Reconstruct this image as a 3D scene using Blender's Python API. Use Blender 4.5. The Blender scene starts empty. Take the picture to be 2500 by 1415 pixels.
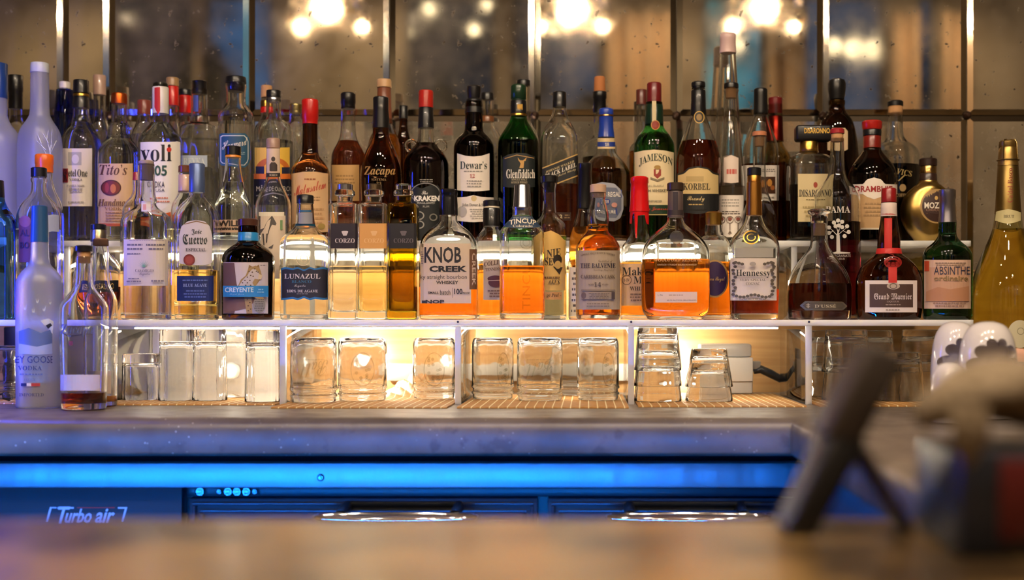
import bpy, bmesh, math, random
from mathutils import Vector
random.seed(7)
S = bpy.context.scene
COL = S.collection
# ------------------------------------------------------------------ camera, world, exposure
F = 3068.0            # focal length in photo pixels (2500 wide)
PX, PY = 1433.0, 795.0  # principal point of the photo
E = 1.20              # eye height
cam = bpy.data.objects.new('camera', bpy.data.cameras.new('camera'))
COL.objects.link(cam)
cam.location = (0, 0, E); cam.rotation_euler = (math.pi/2, 0, 0)
cam.data.sensor_width = 36; cam.data.lens = F/2500*36
cam.data.shift_x = (1250-PX)/2500; cam.data.shift_y = (PY-707.5)/2500
cam.data.clip_start = .02
cam.data.dof.use_dof = True; cam.data.dof.focus_distance = 2.42; cam.data.dof.aperture_fstop = 2.1
S.camera = cam
W = bpy.data.worlds.new('dusk'); S.world = W; W.use_nodes = True
_n, _l = W.node_tree.nodes, W.node_tree.links   # dusk sky: a bright break in dark clouds
_tc = _n.new('ShaderNodeTexCoord'); _sx = _n.new('ShaderNodeSeparateXYZ'); _l.new(_tc.outputs['Generated'], _sx.inputs[0])
_ad = _n.new('ShaderNodeMath'); _ad.operation = 'MULTIPLY_ADD'; _ad.inputs[1].default_value = .5; _ad.inputs[2].default_value = .5; _l.new(_sx.outputs[0], _ad.inputs[0])
_rp = _n.new('ShaderNodeValToRGB'); _e = _rp.color_ramp.elements
_e[0].position = 0; _e[0].color = (.01, .03, .06, 1); _e[1].position = 1; _e[1].color = (.02, .06, .16, 1)
for _p, _c in ((.352, (.012, .02, .025, 1)), (.360, (.02, .17, .55, 1)), (.376, (.02, .15, .50, 1)), (.386, (.012, .02, .03, 1)), (.47, (.012, .022, .05, 1)), (.538, (.03, .14, .40, 1)), (.546, (.16, .75, 1.0, 1)), (.566, (.10, .55, 1.0, 1)), (.58, (.02, .10, .3, 1)), (.62, (.012, .05, .14, 1))):
    _q = _e.new(_p); _q.color = _c
_l.new(_ad.outputs[0], _rp.inputs[0])
_nz = _n.new('ShaderNodeTexNoise'); _nz.inputs['Scale'].default_value = 22; _nz.inputs['Detail'].default_value = 3; _l.new(_tc.outputs['Generated'], _nz.inputs['Vector'])
_mr = _n.new('ShaderNodeMapRange'); _mr.inputs['From Min'].default_value = .38; _mr.inputs['From Max'].default_value = .62; _mr.inputs['To Min'].default_value = .25; _mr.inputs['To Max'].default_value = 1.5; _l.new(_nz.outputs[0], _mr.inputs[0])
_l.new(_rp.outputs[0], _n['Background'].inputs[0]); _l.new(_mr.outputs[0], _n['Background'].inputs[1])
S.view_settings.view_transform = 'Standard'; S.view_settings.look = 'None'
S.view_settings.gamma = 1; S.view_settings.use_curve_mapping = False
S.view_settings.exposure = 0.0
S.cycles.max_bounces = 18; S.cycles.transmission_bounces = 16; S.cycles.glossy_bounces = 6
S.cycles.diffuse_bounces = 3; S.cycles.transparent_max_bounces = 16
S.cycles.caustics_refractive = True; S.cycles.caustics_reflective = False
S.cycles.blur_glossy = .6; S.cycles.sample_clamp_indirect = 6; S.cycles.sample_clamp_direct = 0
S.cycles.use_denoising = True
S.cycles.use_adaptive_sampling = True; S.cycles.adaptive_threshold = .025
WARM = (1, .76, .50)
L_PENDANT = 700; L_FILL = 7; L_WALL_FILL = 45; L_STRIP = 62; L_REAR_FILL = 90; L_LOW = 28; L_PUCK = 900; L_BLUE = 450; L_NEON = 80
# ------------------------------------------------------------------ helpers
def wx(px, d): return (px-PX)*d/F
def wz(py, d): return E+(PY-py)*d/F
def lin(c):
    if isinstance(c, str):
        c = [int(c[i:i+2], 16)/255 for i in (1, 3, 5)]
        return tuple(x/12.92 if x <= .04045 else ((x+.055)/1.055)**2.4 for x in c)
    return c
_M = {}
def mat(name, col='#808080', rough=.5, metal=0., trans=0., ior=1.5, emit=None, estr=0., coat=0.):
    if name in _M: return _M[name]
    m = bpy.data.materials.new(name); m.use_nodes = True
    b = m.node_tree.nodes['Principled BSDF']
    b.inputs['Base Color'].default_value = (*lin(col), 1)
    b.inputs['Roughness'].default_value = rough; b.inputs['Metallic'].default_value = metal
    b.inputs['Transmission Weight'].default_value = trans; b.inputs['IOR'].default_value = ior
    b.inputs['Coat Weight'].default_value = coat
    if emit is not None:
        b.inputs['Emission Color'].default_value = (*emit, 1); b.inputs['Emission Strength'].default_value = estr
    _M[name] = m; return m
def P(c):  # printed paper / ink of one colour
    return mat('paper '+c, c, .55)
def metalc(c, r=.25): return mat('metal '+c, c, r, 1.)
def plastic(c, r=.3): return mat('plastic '+c, c, r, coat=.3)
def glass(name, c, rough=0., ior=1.5): return mat('glass '+name, c, rough, trans=1., ior=ior)
def wavy(m, scale, k, dist=.004):
    n, l, b = nodes(m); tc = n.new('ShaderNodeTexCoord'); t = n.new('ShaderNodeTexNoise'); t.inputs['Scale'].default_value = scale; t.inputs['Detail'].default_value = 1
    bp = n.new('ShaderNodeBump'); bp.inputs['Strength'].default_value = k; bp.inputs['Distance'].default_value = dist
    l.new(tc.outputs['Object'], t.inputs['Vector']); l.new(t.outputs[0], bp.inputs['Height']); l.new(bp.outputs[0], b.inputs['Normal']); return m
def nodes(m): return m.node_tree.nodes, m.node_tree.links, m.node_tree.nodes['Principled BSDF']
CLEAR = glass('clear', (.97, .985, .97))
FROST = mat('glass frosted', (.80, .84, .92), .35, trans=.8)
WATER = glass('water', (.985, .99, .985), 0, 1.34)
def nodes(m): return m.node_tree.nodes, m.node_tree.links, m.node_tree.nodes['Principled BSDF']
def thin(name, c, lo=.04, hi=.75):   # thin clear sheet: transparent with a fresnel gloss
    if name in _M: return _M[name]
    m = bpy.data.materials.new(name); m.use_nodes = True; n = m.node_tree.nodes; l = m.node_tree.links
    n.remove(n['Principled BSDF']); o = n['Material Output']
    t = n.new('ShaderNodeBsdfTransparent'); t.inputs[0].default_value = (*c, 1)
    g = n.new('ShaderNodeBsdfGlossy'); g.inputs['Roughness'].default_value = .04
    f = n.new('ShaderNodeFresnel'); f.inputs[0].default_value = 1.45
    x = n.new('ShaderNodeMixShader'); l.new(f.outputs[0], x.inputs[0]); l.new(t.outputs[0], x.inputs[1]); l.new(g.outputs[0], x.inputs[2])
    l.new(x.outputs[0], o.inputs[0]); _M[name] = m; return m
def translucent(name, c, k=.5):
    if name in _M: return _M[name]
    m = bpy.data.materials.new(name); m.use_nodes = True; n = m.node_tree.nodes; l = m.node_tree.links
    b = n['Principled BSDF']; b.inputs['Base Color'].default_value = (*c, 1); b.inputs['Roughness'].default_value = .3
    t = n.new('ShaderNodeBsdfTranslucent'); t.inputs[0].default_value = (*c, 1)
    x = n.new('ShaderNodeMixShader'); x.inputs[0].default_value = k
    l.new(b.outputs[0], x.inputs[1]); l.new(t.outputs[0], x.inputs[2]); l.new(x.outputs[0], n['Material Output'].inputs[0])
    _M[name] = m; return m
def texmix(m, kind, scale, c1, c2, p1=.4, p2=.6, detail=6, stretch=(1, 1, 1), bump=0., target='Base Color', v1=None, v2=None):
    n, l, b = nodes(m)
    tc = n.new('ShaderNodeTexCoord'); mp = n.new('ShaderNodeMapping'); mp.inputs['Scale'].default_value = stretch
    l.new(tc.outputs['Object'], mp.inputs[0])
    t = n.new('ShaderNodeTexNoise' if kind == 'noise' else 'ShaderNodeTexVoronoi'); t.inputs['Scale'].default_value = scale
    if kind == 'noise': t.inputs['Detail'].default_value = detail
    l.new(mp.outputs[0], t.inputs['Vector'])
    r = n.new('ShaderNodeValToRGB'); r.color_ramp.elements[0].position = p1; r.color_ramp.elements[1].position = p2
    r.color_ramp.elements[0].color = (*lin(c1), 1); r.color_ramp.elements[1].color = (*lin(c2), 1)
    l.new(t.outputs[0], r.inputs[0]); l.new(r.outputs[0], b.inputs[target])
    if bump:
        bp = n.new('ShaderNodeBump'); bp.inputs['Strength'].default_value = bump; bp.inputs['Distance'].default_value = .002
        l.new(t.outputs[0], bp.inputs['Height']); l.new(bp.outputs[0], b.inputs['Normal'])
    return r
def link(name, me, parent=None, sharp=40):
    o = bpy.data.objects.new(name, me); COL.objects.link(o)
    if parent: o.parent = parent
    return o
def finish(bm, name, mats, parent=None, smooth=True, sharp=38, loc=None):
    bmesh.ops.recalc_face_normals(bm, faces=bm.faces[:])
    me = bpy.data.meshes.new(name); bm.to_mesh(me); bm.free()
    for m in (mats if isinstance(mats, (list, tuple)) else [mats]): me.materials.append(m)
    if smooth:
        for p in me.polygons: p.use_smooth = True
        me.set_sharp_from_angle(angle=math.radians(sharp))
    o = link(name, me, parent)
    if loc: o.location = loc
    return o
def tag(o, label=None, cat=None, group=None, kind=None):
    if label: o['label'] = label
    if cat: o['category'] = cat
    if group: o['group'] = group
    if kind: o['kind'] = kind
    return o
def empty(name, loc, label=None, cat=None, group=None):
    o = bpy.data.objects.new(name, None); COL.objects.link(o); o.location = loc; o.empty_display_size = .02
    return tag(o, label, cat, group)
def abox(bm, x0, x1, y0, y1, z0, z1, bev=0., seg=2):
    v = [bm.verts.new(p) for p in ((x0, y0, z0), (x1, y0, z0), (x1, y1, z0), (x0, y1, z0), (x0, y0, z1), (x1, y0, z1), (x1, y1, z1), (x0, y1, z1))]
    fs = [bm.faces.new([v[i] for i in q]) for q in ((0, 3, 2, 1), (4, 5, 6, 7), (0, 1, 5, 4), (1, 2, 6, 5), (2, 3, 7, 6), (3, 0, 4, 7))]
    if bev:
        es = list({e for f in fs for e in f.edges})
        bmesh.ops.bevel(bm, geom=es, offset=bev, segments=seg, profile=.5, affect='EDGES')
def box(name, x0, x1, y0, y1, z0, z1, m, parent=None, bev=0., seg=2, org=None):
    bm = bmesh.new()
    ox, oy, oz = org or (0, 0, 0)
    abox(bm, x0-ox, x1-ox, y0-oy, y1-oy, z0-oz, z1-oz, bev, seg)
    return finish(bm, name, m, parent, smooth=bev > 0)
def chaikin(pts, it=2):
    for _ in range(it):
        q = [pts[0]]
        for a, b in zip(pts, pts[1:]):
            q.append((a[0]*.75+b[0]*.25, a[1]*.75+b[1]*.25)); q.append((a[0]*.25+b[0]*.75, a[1]*.25+b[1]*.75))
        q.append(pts[-1]); pts = q
    return pts
def ringpts(r, n, sec, flute=None):
    e, k = sec(r); out = []
    for i in range(n):
        t = 2*math.pi*(i+.5)/n; c, s = math.cos(t), math.sin(t); rr = r
        if flute: rr = r*(1+flute[1]*math.cos(flute[0]*t))
        out.append((rr*math.copysign(abs(c)**(2/e), c), rr*k*math.copysign(abs(s)**(2/e), s)))
    return out
RND = lambda r: (2., 1.)
def revolve(bm, path, n=40, sec=RND, cx=0., cy=0., flute=None, mi=0, closed=False):
    """path: list of (r,z); r~0 becomes one vertex"""
    prev = first = None
    for r, z in path:
        if r < 1e-5: cur = [bm.verts.new((cx, cy, z))]
        else: cur = [bm.verts.new((cx+x, cy+y, z)) for x, y in ringpts(r, n, sec, flute)]
        if prev is None: first = cur
        elif not (len(prev) == 1 and len(cur) == 1):
            for i in range(n):
                j = (i+1) % n
                vs = [prev[i % len(prev)], prev[j % len(prev)], cur[j % len(cur)], cur[i % len(cur)]]
                u = []
                for v in vs:
                    if v not in u: u.append(v)
                f = bm.faces.new(u); f.material_index = mi
        prev = cur
    if closed:
        for i in range(n):
            j = (i+1) % n; f = bm.faces.new([prev[i], prev[j], first[j], first[i]]); f.material_index = mi
def tube(bm, pts, r, n=10, mi=0, cyclic=False):
    pts = [Vector(p) for p in pts]; rings = []
    for i, p in enumerate(pts):
        a = pts[i-1] if (i or cyclic) else p; b = pts[(i+1) % len(pts)] if (i < len(pts)-1 or cyclic) else p
        t = (b-a).normalized(); u = t.cross(Vector((0, 0, 1)))
        if u.length < 1e-3: u = t.cross(Vector((0, 1, 0)))
        u.normalize(); w = t.cross(u)
        rr = r[i] if isinstance(r, (list, tuple)) else r
        rings.append([bm.verts.new(p+u*rr*math.cos(2*math.pi*k/n)+w*rr*math.sin(2*math.pi*k/n)) for k in range(n)])
    m = len(rings)
    for i in range(m if cyclic else m-1):
        A, B = rings[i], rings[(i+1) % m]
        for k in range(n):
            bm.faces.new([A[k], A[(k+1) % n], B[(k+1) % n], B[k]]).material_index = mi
    if not cyclic:
        bm.faces.new(rings[0]).material_index = mi; bm.faces.new(rings[-1]).material_index = mi
# ------------------------------------------------------------------ lettering
def fancy(s, U, L, D=None):
    o = ''
    for c in s:
        if 'A' <= c <= 'Z': o += chr(U+ord(c)-65)
        elif 'a' <= c <= 'z': o += chr(L+ord(c)-97)
        elif D and '0' <= c <= '9': o += chr(D+ord(c)-48)
        else: o += c
    return o
STY = {'serif': (0x1D400, 0x1D41A, 0x1D7CE), 'it': (0x1D468, 0x1D482, None), 'script': (0x1D4D0, 0x1D4EA, None), 'frak': (0x1D56C, 0x1D586, None)}
def text_tris(s, style):
    off = 0.
    if style in STY: s = fancy(s, *STY[style])
    elif style == 'bold': off = .022
    elif style == 'black': off = .045
    c = bpy.data.curves.new('t', 'FONT'); c.body = s; c.resolution_u = 2; c.offset = off
    o = bpy.data.objects.new('t', c); me = o.to_mesh()
    v = [(p.co.x, p.co.y) for p in me.vertices]; f = [tuple(p.vertices) for p in me.polygons]
    o.to_mesh_clear(); bpy.data.objects.remove(o); bpy.data.curves.remove(c)
    return v, f
class Art:
    """flat artwork given in photo pixels, laid on a surface by pt(px, py, lift)"""
    def __init__(s, pt): s.pt = pt; s.bm = bmesh.new(); s.mats = []; s.k = 0
    def mi(s, m):
        m = P(m) if isinstance(m, str) else m
        if m not in s.mats: s.mats.append(m)
        return s.mats.index(m)
    def lift(s): s.k += 1; return .0007+.00026*(s.k-1)
    def strip(s, cols, m, rows=None):
        mi = s.mi(m); e = s.lift(); prev = None
        for x, t, b in cols:
            n = rows or 14
            cur = [s.bm.verts.new(s.pt(x, t+(b-t)*i/n, e)) for i in range(n+1)]
            if prev:
                for i in range(n): s.bm.faces.new([prev[i], cur[i], cur[i+1], prev[i+1]]).material_index = mi
            prev = cur
    def cols(s, key, x0, x1, n):
        for i in range(n+1):
            x = x0+(x1-x0)*i/n
            for (xa, ta, ba), (xb, tb, bb) in zip(key, key[1:]):
                if xa <= x <= xb+1e-6:
                    u = (x-xa)/max(1e-6, xb-xa); yield x, ta+(tb-ta)*u, ba+(bb-ba)*u; break
    def poly(s, pts, m):
        mi = s.mi(m); e = s.lift(); vs = [s.bm.verts.new(s.pt(x, y, e)) for x, y in pts]
        f = s.bm.faces.new(vs); f.material_index = mi
        bmesh.ops.triangulate(s.bm, faces=[f])
    def add(s, q):
        k = q[0]
        if k == 'r':
            _, x0, y0, x1, y1, m = q; s.strip([(x0+(x1-x0)*i/14, y0, y1) for i in range(15)], m)
        elif k == 'e':
            _, cx, cy, rx, ry, m = q
            s.strip([(cx-rx*math.cos(math.pi*i/20), cy-ry*math.sin(math.pi*i/20), cy+ry*math.sin(math.pi*i/20)+.01) for i in range(21)], m, 4)
        elif k == 'c':
            key = q[1]; s.strip(list(s.cols(key, key[0][0], key[-1][0], 28)), q[2])
        elif k == 'p': s.poly(q[1], q[2])
        elif k == 'o':
            _, cx, cy, rx, ry, t, m = q; mi = s.mi(m); e = s.lift(); A = B = None; N = 36
            for i in range(N+1):
                a = 2*math.pi*i/N
                C = [s.bm.verts.new(s.pt(cx+(rx-d)*math.cos(a), cy+(ry-d)*math.sin(a), e)) for d in (0, t)]
                if A: s.bm.faces.new([A[0], A[1], C[1], C[0]]).material_index = mi
                A = C
        elif k == 't':
            _, body, cx, cy, w, h, m, st, *r = q; o = r[0] if r else {}
            v, f = text_tris(body, st)
            if not v: return
            xs = [a for a, b in v]; ys = [b for a, b in v]; X0, X1, Y0, Y1 = min(xs), max(xs), min(ys), max(ys)
            mi = s.mi(m); e = s.lift()+.0003; arch = o.get('arch', 0); sl = o.get('slant', 0); rot = math.radians(o.get('rot', 0)); it = o.get('it', 0)
            vv = []
            for a, b in v:
                ux = ((a-X0)/max(1e-6, X1-X0)-.5)*w; uy = -((b-Y0)/max(1e-6, Y1-Y0)-.5)*h
                ux -= it*uy; uy += arch*((2*ux/w)**2-.5)*(1 if arch else 0)+sl*ux
                if o.get('flip'): ux, uy = -ux, -uy
                x, y = ux*math.cos(rot)-uy*math.sin(rot), ux*math.sin(rot)+uy*math.cos(rot)
                vv.append(s.bm.verts.new(s.pt(cx+x, cy+y, e)))
            for t in f:
                try: s.bm.faces.new([vv[i] for i in t]).material_index = mi
                except ValueError: pass
        elif k == 'l':
            _, x0, y0, x1, y1, n, m = q; mi = s.mi(m); e = s.lift()
            for i in range(n):
                y = y0+(y1-y0)*(i+.5)/n; h = (y1-y0)/n*.22; ins = random.uniform(0, .15)*(x1-x0); x = x0+ins
                while x < x1-ins:
                    w = random.uniform(3, 9); xe = min(x+w, x1-ins)
                    vs = [s.bm.verts.new(s.pt(a, b, e)) for a, b in ((x, y-h), (xe, y-h), (xe, y+h), (x, y+h))]
                    s.bm.faces.new(vs).material_index = mi; x += w+1.5
    def done(s, name, parent):
        me = bpy.data.meshes.new(name); s.bm.to_mesh(me); s.bm.free()
        for m in s.mats: me.materials.append(m)
        return link(name, me, parent)
# ------------------------------------------------------------------ bottles
ZC, Z1, Z2 = E-.1477, E+.0115, E+.1736   # counter, lower shelf, upper shelf tops
ZM = ZC+.004
ROW = {'1': (2.415, Z1), '1b': (2.505, Z1), '2': (2.625, Z2), '2b': (2.715, Z2)}
class Bottle:
    def __init__(b, name, label, cx, row, prof, sec=None, glass=CLEAR, fill=None, solid=False, caps=(), art=(), d=None, it=2, wall=.0026, base=.009, group=None, neck=24, flute=None, cat='bottle', n=44, lip=None):
        b.d, b.zb = ROW[row] if row in ROW else (d, ZC)
        if d: b.d = d
        b.cx = cx; b.s = b.d/F; b.x0 = wx(cx, b.d)
        b.n = n
        nk = neck*b.s
        hb = max(h for y, h in prof)*b.s
        e_, k_ = sec or (2., 1.); b.e, b.k = e_, k_
        def SEC(r):
            t = min(1, max(0, (r-nk)/max(1e-6, hb*.93-nk))); t = t*t*(3-2*t)
            return 2+(e_-2)*t, 1+(k_-1)*t
        b.sec = SEC if sec else RND
        b.root = empty(name, (b.x0, b.d, b.zb), label, cat, group)
        pr = [(h*b.s, wz(y, b.d)-b.zb) for y, h in prof]
        last = pr[-1]; c = min(.005, last[0]*.3)
        pr = chaikin([p for p in pr if p[1] > c+.002]+[(last[0], c)], it) if it else [p for p in pr if p[1] > c+.002]+[(last[0], c)]
        b.out = pr
        foot = [(last[0]-c*(1-math.cos(a)), c*(1-math.sin(a))) for a in (.4, .8, 1.2, 1.571)]
        outer = pr+foot                    # top -> bottom
        top = outer[0]
        bm = bmesh.new()
        inner = []
        if solid:
            path = [(0, 0)]+outer[::-1]+[(0, top[1])]
        else:
            for r, z in pr:
                if z > base+.004: inner.append((max(r-wall, r*.55), z))
            ri = inner[-1][0]; inner += [(ri, base+.004), (ri-.0015, base+.001), (ri-.005, base)]
            path = [(0, .0015), (last[0]*.8, .0012)]+outer[::-1]+inner+[(0, base+.002)]
        revolve(bm, path, n, b.sec, flute=flute)
        finish(bm, 'bottle_glass', glass, b.root)
        if fill and not solid:
            zf = wz(fill[0], b.d)-b.zb; lq = [(r+.0003, z) for r, z in inner if z < zf]
            for (ra, za), (rb, zb_) in zip(inner, inner[1:]):
                if za >= zf > zb_: lq = [(ra+(rb-ra)*(za-zf)/(za-zb_)+.0003, zf)]+lq; break
            if lq and lq[0][1] > lq[-1][1]:
                bm = bmesh.new(); revolve(bm, [(0, lq[0][1])]+lq+[(0, base+.0017)], n, b.sec, flute=flute); finish(bm, 'liquid', fill[1], b.root)
        for cp in caps: b.cap(*cp)
        for nm, items in art: b.art(nm, items)
    def cap(b, name, pts, m, it=1, sides=None, x=None, parent=None):
        """pts (y,hw) from top to bottom"""
        p = [(h*b.s, wz(y, b.d)-b.zb) for y, h in pts]
        bv = min(.0012, p[0][0]*.2)
        p = [(p[0][0]-bv, p[0][1]), (p[0][0], p[0][1]-bv)]+p[1:]
        bm = bmesh.new(); revolve(bm, [(0, p[0][1])]+p+[(0, p[-1][1])], sides or 36, cx=(wx(x, b.d)-b.x0) if x else 0.)
        return finish(bm, name, m, parent or b.root, sharp=50)
    def rad(b, z):
        o = b.out
        if z >= o[0][1]: return o[0][0]
        for (ra, za), (rb, zb) in zip(o, o[1:]):
            if za >= z >= zb: return ra+(rb-ra)*(za-z)/max(1e-6, za-zb)
        return o[-1][0]
    def pt(b, px, py, lift):
        dd = b.d
        for _ in range(5):
            z = wz(py, dd)-b.zb; r = b.rad(z)+lift; e, k = b.sec(r)
            x = wx(px, dd)-b.x0; u = max(-.985, min(.985, x/r))
            yl = -r*k*(1-abs(u)**e)**(1/e); dd = b.d+yl
        return (u*r, yl, max(z, .0005))
    def art(b, name, items):
        a = Art(b.pt)
        for q in items: a.add(q)
        return a.done(name, b.root)
def flat_art(name, items, d, parent, org):
    a = Art(lambda px, py, e: (wx(px, d-e)-org[0], d-e-org[1], wz(py, d-e)-org[2]))
    for q in items: a.add(q)
    return a.done(name, parent)
# ------------------------------------------------------------------ the setting
def struct(o): o['kind'] = 'structure'; return o
M_plaster = mat('plaster', '#b59a76', .8); texmix(M_plaster, 'noise', 3, '#8f8068', '#b8a88e', .35, .65, bump=.2)
M_floor = mat('floor boards', '#3a2a1e', .5); texmix(M_floor, 'noise', 6, '#2a1d14', '#4a3524', stretch=(1, 8, 1))
M_ceil = mat('ceiling paint', '#5f5448', .8)
M_back = mat('bar wall', '#6d6252', .8)
RY0, RY1, RX0, RX1, RH = -2.9, 2.81, -4.3, 3.6, 3.5
struct(box('floor', RX0-.2, RX1+.2, RY0-.2, RY1+.2, -.1, 0, M_floor))
struct(box('ceiling', RX0-.2, RX1+.2, RY0-.2, RY1+.2, RH, RH+.1, M_ceil))
struct(box('wall_left', RX0-.1, RX0, RY0-.2, RY1+.2, 0, RH, M_plaster))
struct(box('wall_right', RX1, RX1+.1, RY0-.2, RY1+.2, 0, RH, M_plaster))
struct(box('wall_back', RX0, RX1, RY1, RY1+.1, 0, RH, M_back))
# street wall behind the camera, seen in the mirrors; windows are openings between piers
def rx(px): return (px-PX)*8.5/F
wins = [(262, 470), (492, 668), (985, 1212), (1245, 1470), (1716, 1872), (1960, 2165), (2238, 2292)]
edges = [RX0]+[rx(v) for w in wins for v in w]+[RX1]
ZS, ZT = E+.35, 3.46
bm = bmesh.new()
for i in range(0, len(edges), 2): abox(bm, edges[i], edges[i+1], RY0-.12, RY0, 0, RH)
for i in range(1, len(edges)-1, 2):
    abox(bm, edges[i], edges[i+1], RY0-.12, RY0, 0, ZS); abox(bm, edges[i], edges[i+1], RY0-.12, RY0, ZT, RH)
struct(finish(bm, 'wall_front', M_plaster, smooth=False))
M_frame = mat('window frame', '#6b6255', .5); M_pane = thin('window glass', (.93, .95, .95))
for i, (a, b) in enumerate(wins):
    x0, x1 = rx(a), rx(b); bm = bmesh.new(); t = .035
    for q in ((x0, x0+t, ZS, ZT), (x1-t, x1, ZS, ZT), (x0+t, x1-t, ZS, ZS+t), (x0+t, x1-t, ZT-t, ZT)): abox(bm, q[0], q[1], RY0-.1, RY0-.04, q[2], q[3])
    fr = struct(finish(bm, 'window_%d' % (i+1), M_frame, smooth=False))
    box('pane', x0+t, x1-t, RY0-.075, RY0-.069, ZS+t, ZT-t, M_pane, fr)
# curtains of the right-hand windows and by the piers
M_curt = mat('curtain cloth', '#c9a882', .85)
for i, (a, b) in enumerate([(1475, 1655), (1872, 1962), (2168, 2240), (2292, 2362)]):
    bm = bmesh.new(); n = 60; prev = None; x0, x1 = rx(a), rx(b)
    for k in range(n+1):
        x = x0+(x1-x0)*k/n; y = RY0+.09+.035*math.sin(k/n*(x1-x0)*48)
        cur = [bm.verts.new((x, y, z)) for z in (.1, 1.2, 2.2, 3.3)]+[bm.verts.new((x, y-.006, z)) for z in (3.3, 2.2, 1.2, .1)]
        if prev:
            for j in range(8): bm.faces.new([prev[j], cur[j], cur[(j+1) % 8], prev[(j+1) % 8]])
        prev = cur
    tag(finish(bm, 'curtain', M_curt, sharp=180), ['beige curtain nearest the middle of the street wall', 'beige curtain between the bright and the dark window', 'beige curtain right of the dark blue window', 'beige curtain beside the narrow window'][i], 'curtain', 'street wall curtains')
# leafy masses added outside to block the sky and darken the windows
M_leaf = mat('night leaves', '#0d120d', .9)
for i, (px, zz, r, y) in enumerate([(380, 2.7, .95, -6.0), (700, 2.2, .6, -8.5), (1090, 2.3, .8, -6.0), (1400, 2.6, .85, -8.2), (2060, 1.9, .85, -6.2), (1880, 1.4, .6, -8.6), (2300, 2.7, .7, -8.6)]):
    d = 5.6-y; bm = bmesh.new(); bmesh.ops.create_icosphere(bm, subdivisions=4, radius=r)
    for v in bm.verts:
        v.co *= 1+.16*math.sin(v.co.x*9+i)*math.cos(v.co.z*11+2*i)+.06*random.uniform(-1, 1); v.co.z *= 1.2
    x = (px-PX)*d/F
    root = empty('tree', (x, y, 0), 'added dark tree blocking the sky at street window number %s from the left' % ['one', 'two', 'three', 'four', 'six', 'five', 'seven'][i], 'tree', 'added trees blocking the sky')
    o = finish(bm, 'crown', M_leaf, root, sharp=180); o.location = (0, 0, zz)
    bm = bmesh.new(); revolve(bm, [(0, 0), (.12, 0), (.09, zz), (0, zz)], 12); finish(bm, 'trunk', mat('bark', '#2a1f17', .9), root)
# string lights outside
M_fairy = mat('string bulb', '#ffffff', .3, emit=(1, .85, .6), estr=7)
for i, (px, py, r) in enumerate([(1048, 22, .05), (1187, 12, .04), (992, 78, .05), (1157, 72, .045), (1353, 68, .045), (1250, 160, .035), (1243, 200, .035), (2035, 112, .06), (2085, 118, .07), (2135, 120, .07), (1475, 20, .03), (1800, 110, .05)]):
    y = -4.2; d = 5.6-y
    bm = bmesh.new(); bmesh.ops.create_uvsphere(bm, u_segments=16, v_segments=10, radius=r)
    o = finish(bm, 'outside_string_light', M_fairy, loc=((px-PX)*d/F, y, wz(py, d)))
    tag(o, 'warm round bulb of the string lights outside the street windows', 'light', 'string lights outside')
# ------------------------------------------------------------------ mirror tiles on the bar wall
def antique(name, k0, k1):
    M_mir = mat(name, '#c9c2b4', .06, 1.)
    n, l, b = nodes(M_mir)
    tc = n.new('ShaderNodeTexCoord')
    ns = n.new('ShaderNodeTexNoise'); ns.inputs['Scale'].default_value = 5; ns.inputs['Detail'].default_value = 8; ns.inputs['Roughness'].default_value = .65; l.new(tc.outputs['Object'], ns.inputs['Vector'])
    oi = n.new('ShaderNodeObjectInfo')
    mr = n.new('ShaderNodeMapRange'); mr.inputs['From Min'].default_value = .35; mr.inputs['From Max'].default_value = .7; mr.inputs['To Min'].default_value = .01; mr.inputs['To Max'].default_value = .075
    l.new(ns.outputs[0], mr.inputs[0]); l.new(mr.outputs[0], b.inputs['Roughness'])
    sp = n.new('ShaderNodeTexNoise'); sp.inputs['Scale'].default_value = 70; sp.inputs['Detail'].default_value = 3; l.new(tc.outputs['Object'], sp.inputs['Vector'])
    cr = n.new('ShaderNodeValToRGB'); cr.color_ramp.elements[0].position = .66; cr.color_ramp.elements[1].position = .72; l.new(sp.outputs[0], cr.inputs[0])
    mg = n.new('ShaderNodeMath'); mg.operation = 'MULTIPLY_ADD'; l.new(ns.outputs[0], mg.inputs[0]); mg.inputs[1].default_value = k0; mg.inputs[2].default_value = k1; mg.use_clamp = True
    sub = n.new('ShaderNodeMath'); sub.operation = 'SUBTRACT'; sub.use_clamp = True; l.new(mg.outputs[0], sub.inputs[0]); l.new(cr.outputs[0], sub.inputs[1]); l.new(sub.outputs[0], b.inputs['Metallic'])
    mc = n.new('ShaderNodeMix'); mc.data_type = 'RGBA'; mc.inputs['A'].default_value = (*lin('#b9ab96'), 1); mc.inputs['B'].default_value = (*lin('#2c2116'), 1); l.new(cr.outputs[0], mc.inputs['Factor']); l.new(mc.outputs['Result'], b.inputs['Base Color'])
    return M_mir
M_mirs = [antique('antique mirror', -.6, 1.2), antique('light catching mirror', -.6, 1.03)]  # lower row hazed on purpose so it catches the rear strip's glow
M_bev = mat('mirror bevel', '#cfc6b6', .08, 1.)
MY = 2.80
xs = [-195, 152, 265, 607, 950, 1305, 1652, 2010, 2362, 2712]
names = ['far left', 'narrow second', 'third', 'fourth', 'fifth', 'sixth', 'seventh', 'eighth', 'far right']
ZJ, ZB, ZTOP = wz(281, MY), wz(664, MY), wz(-330, MY)
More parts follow.
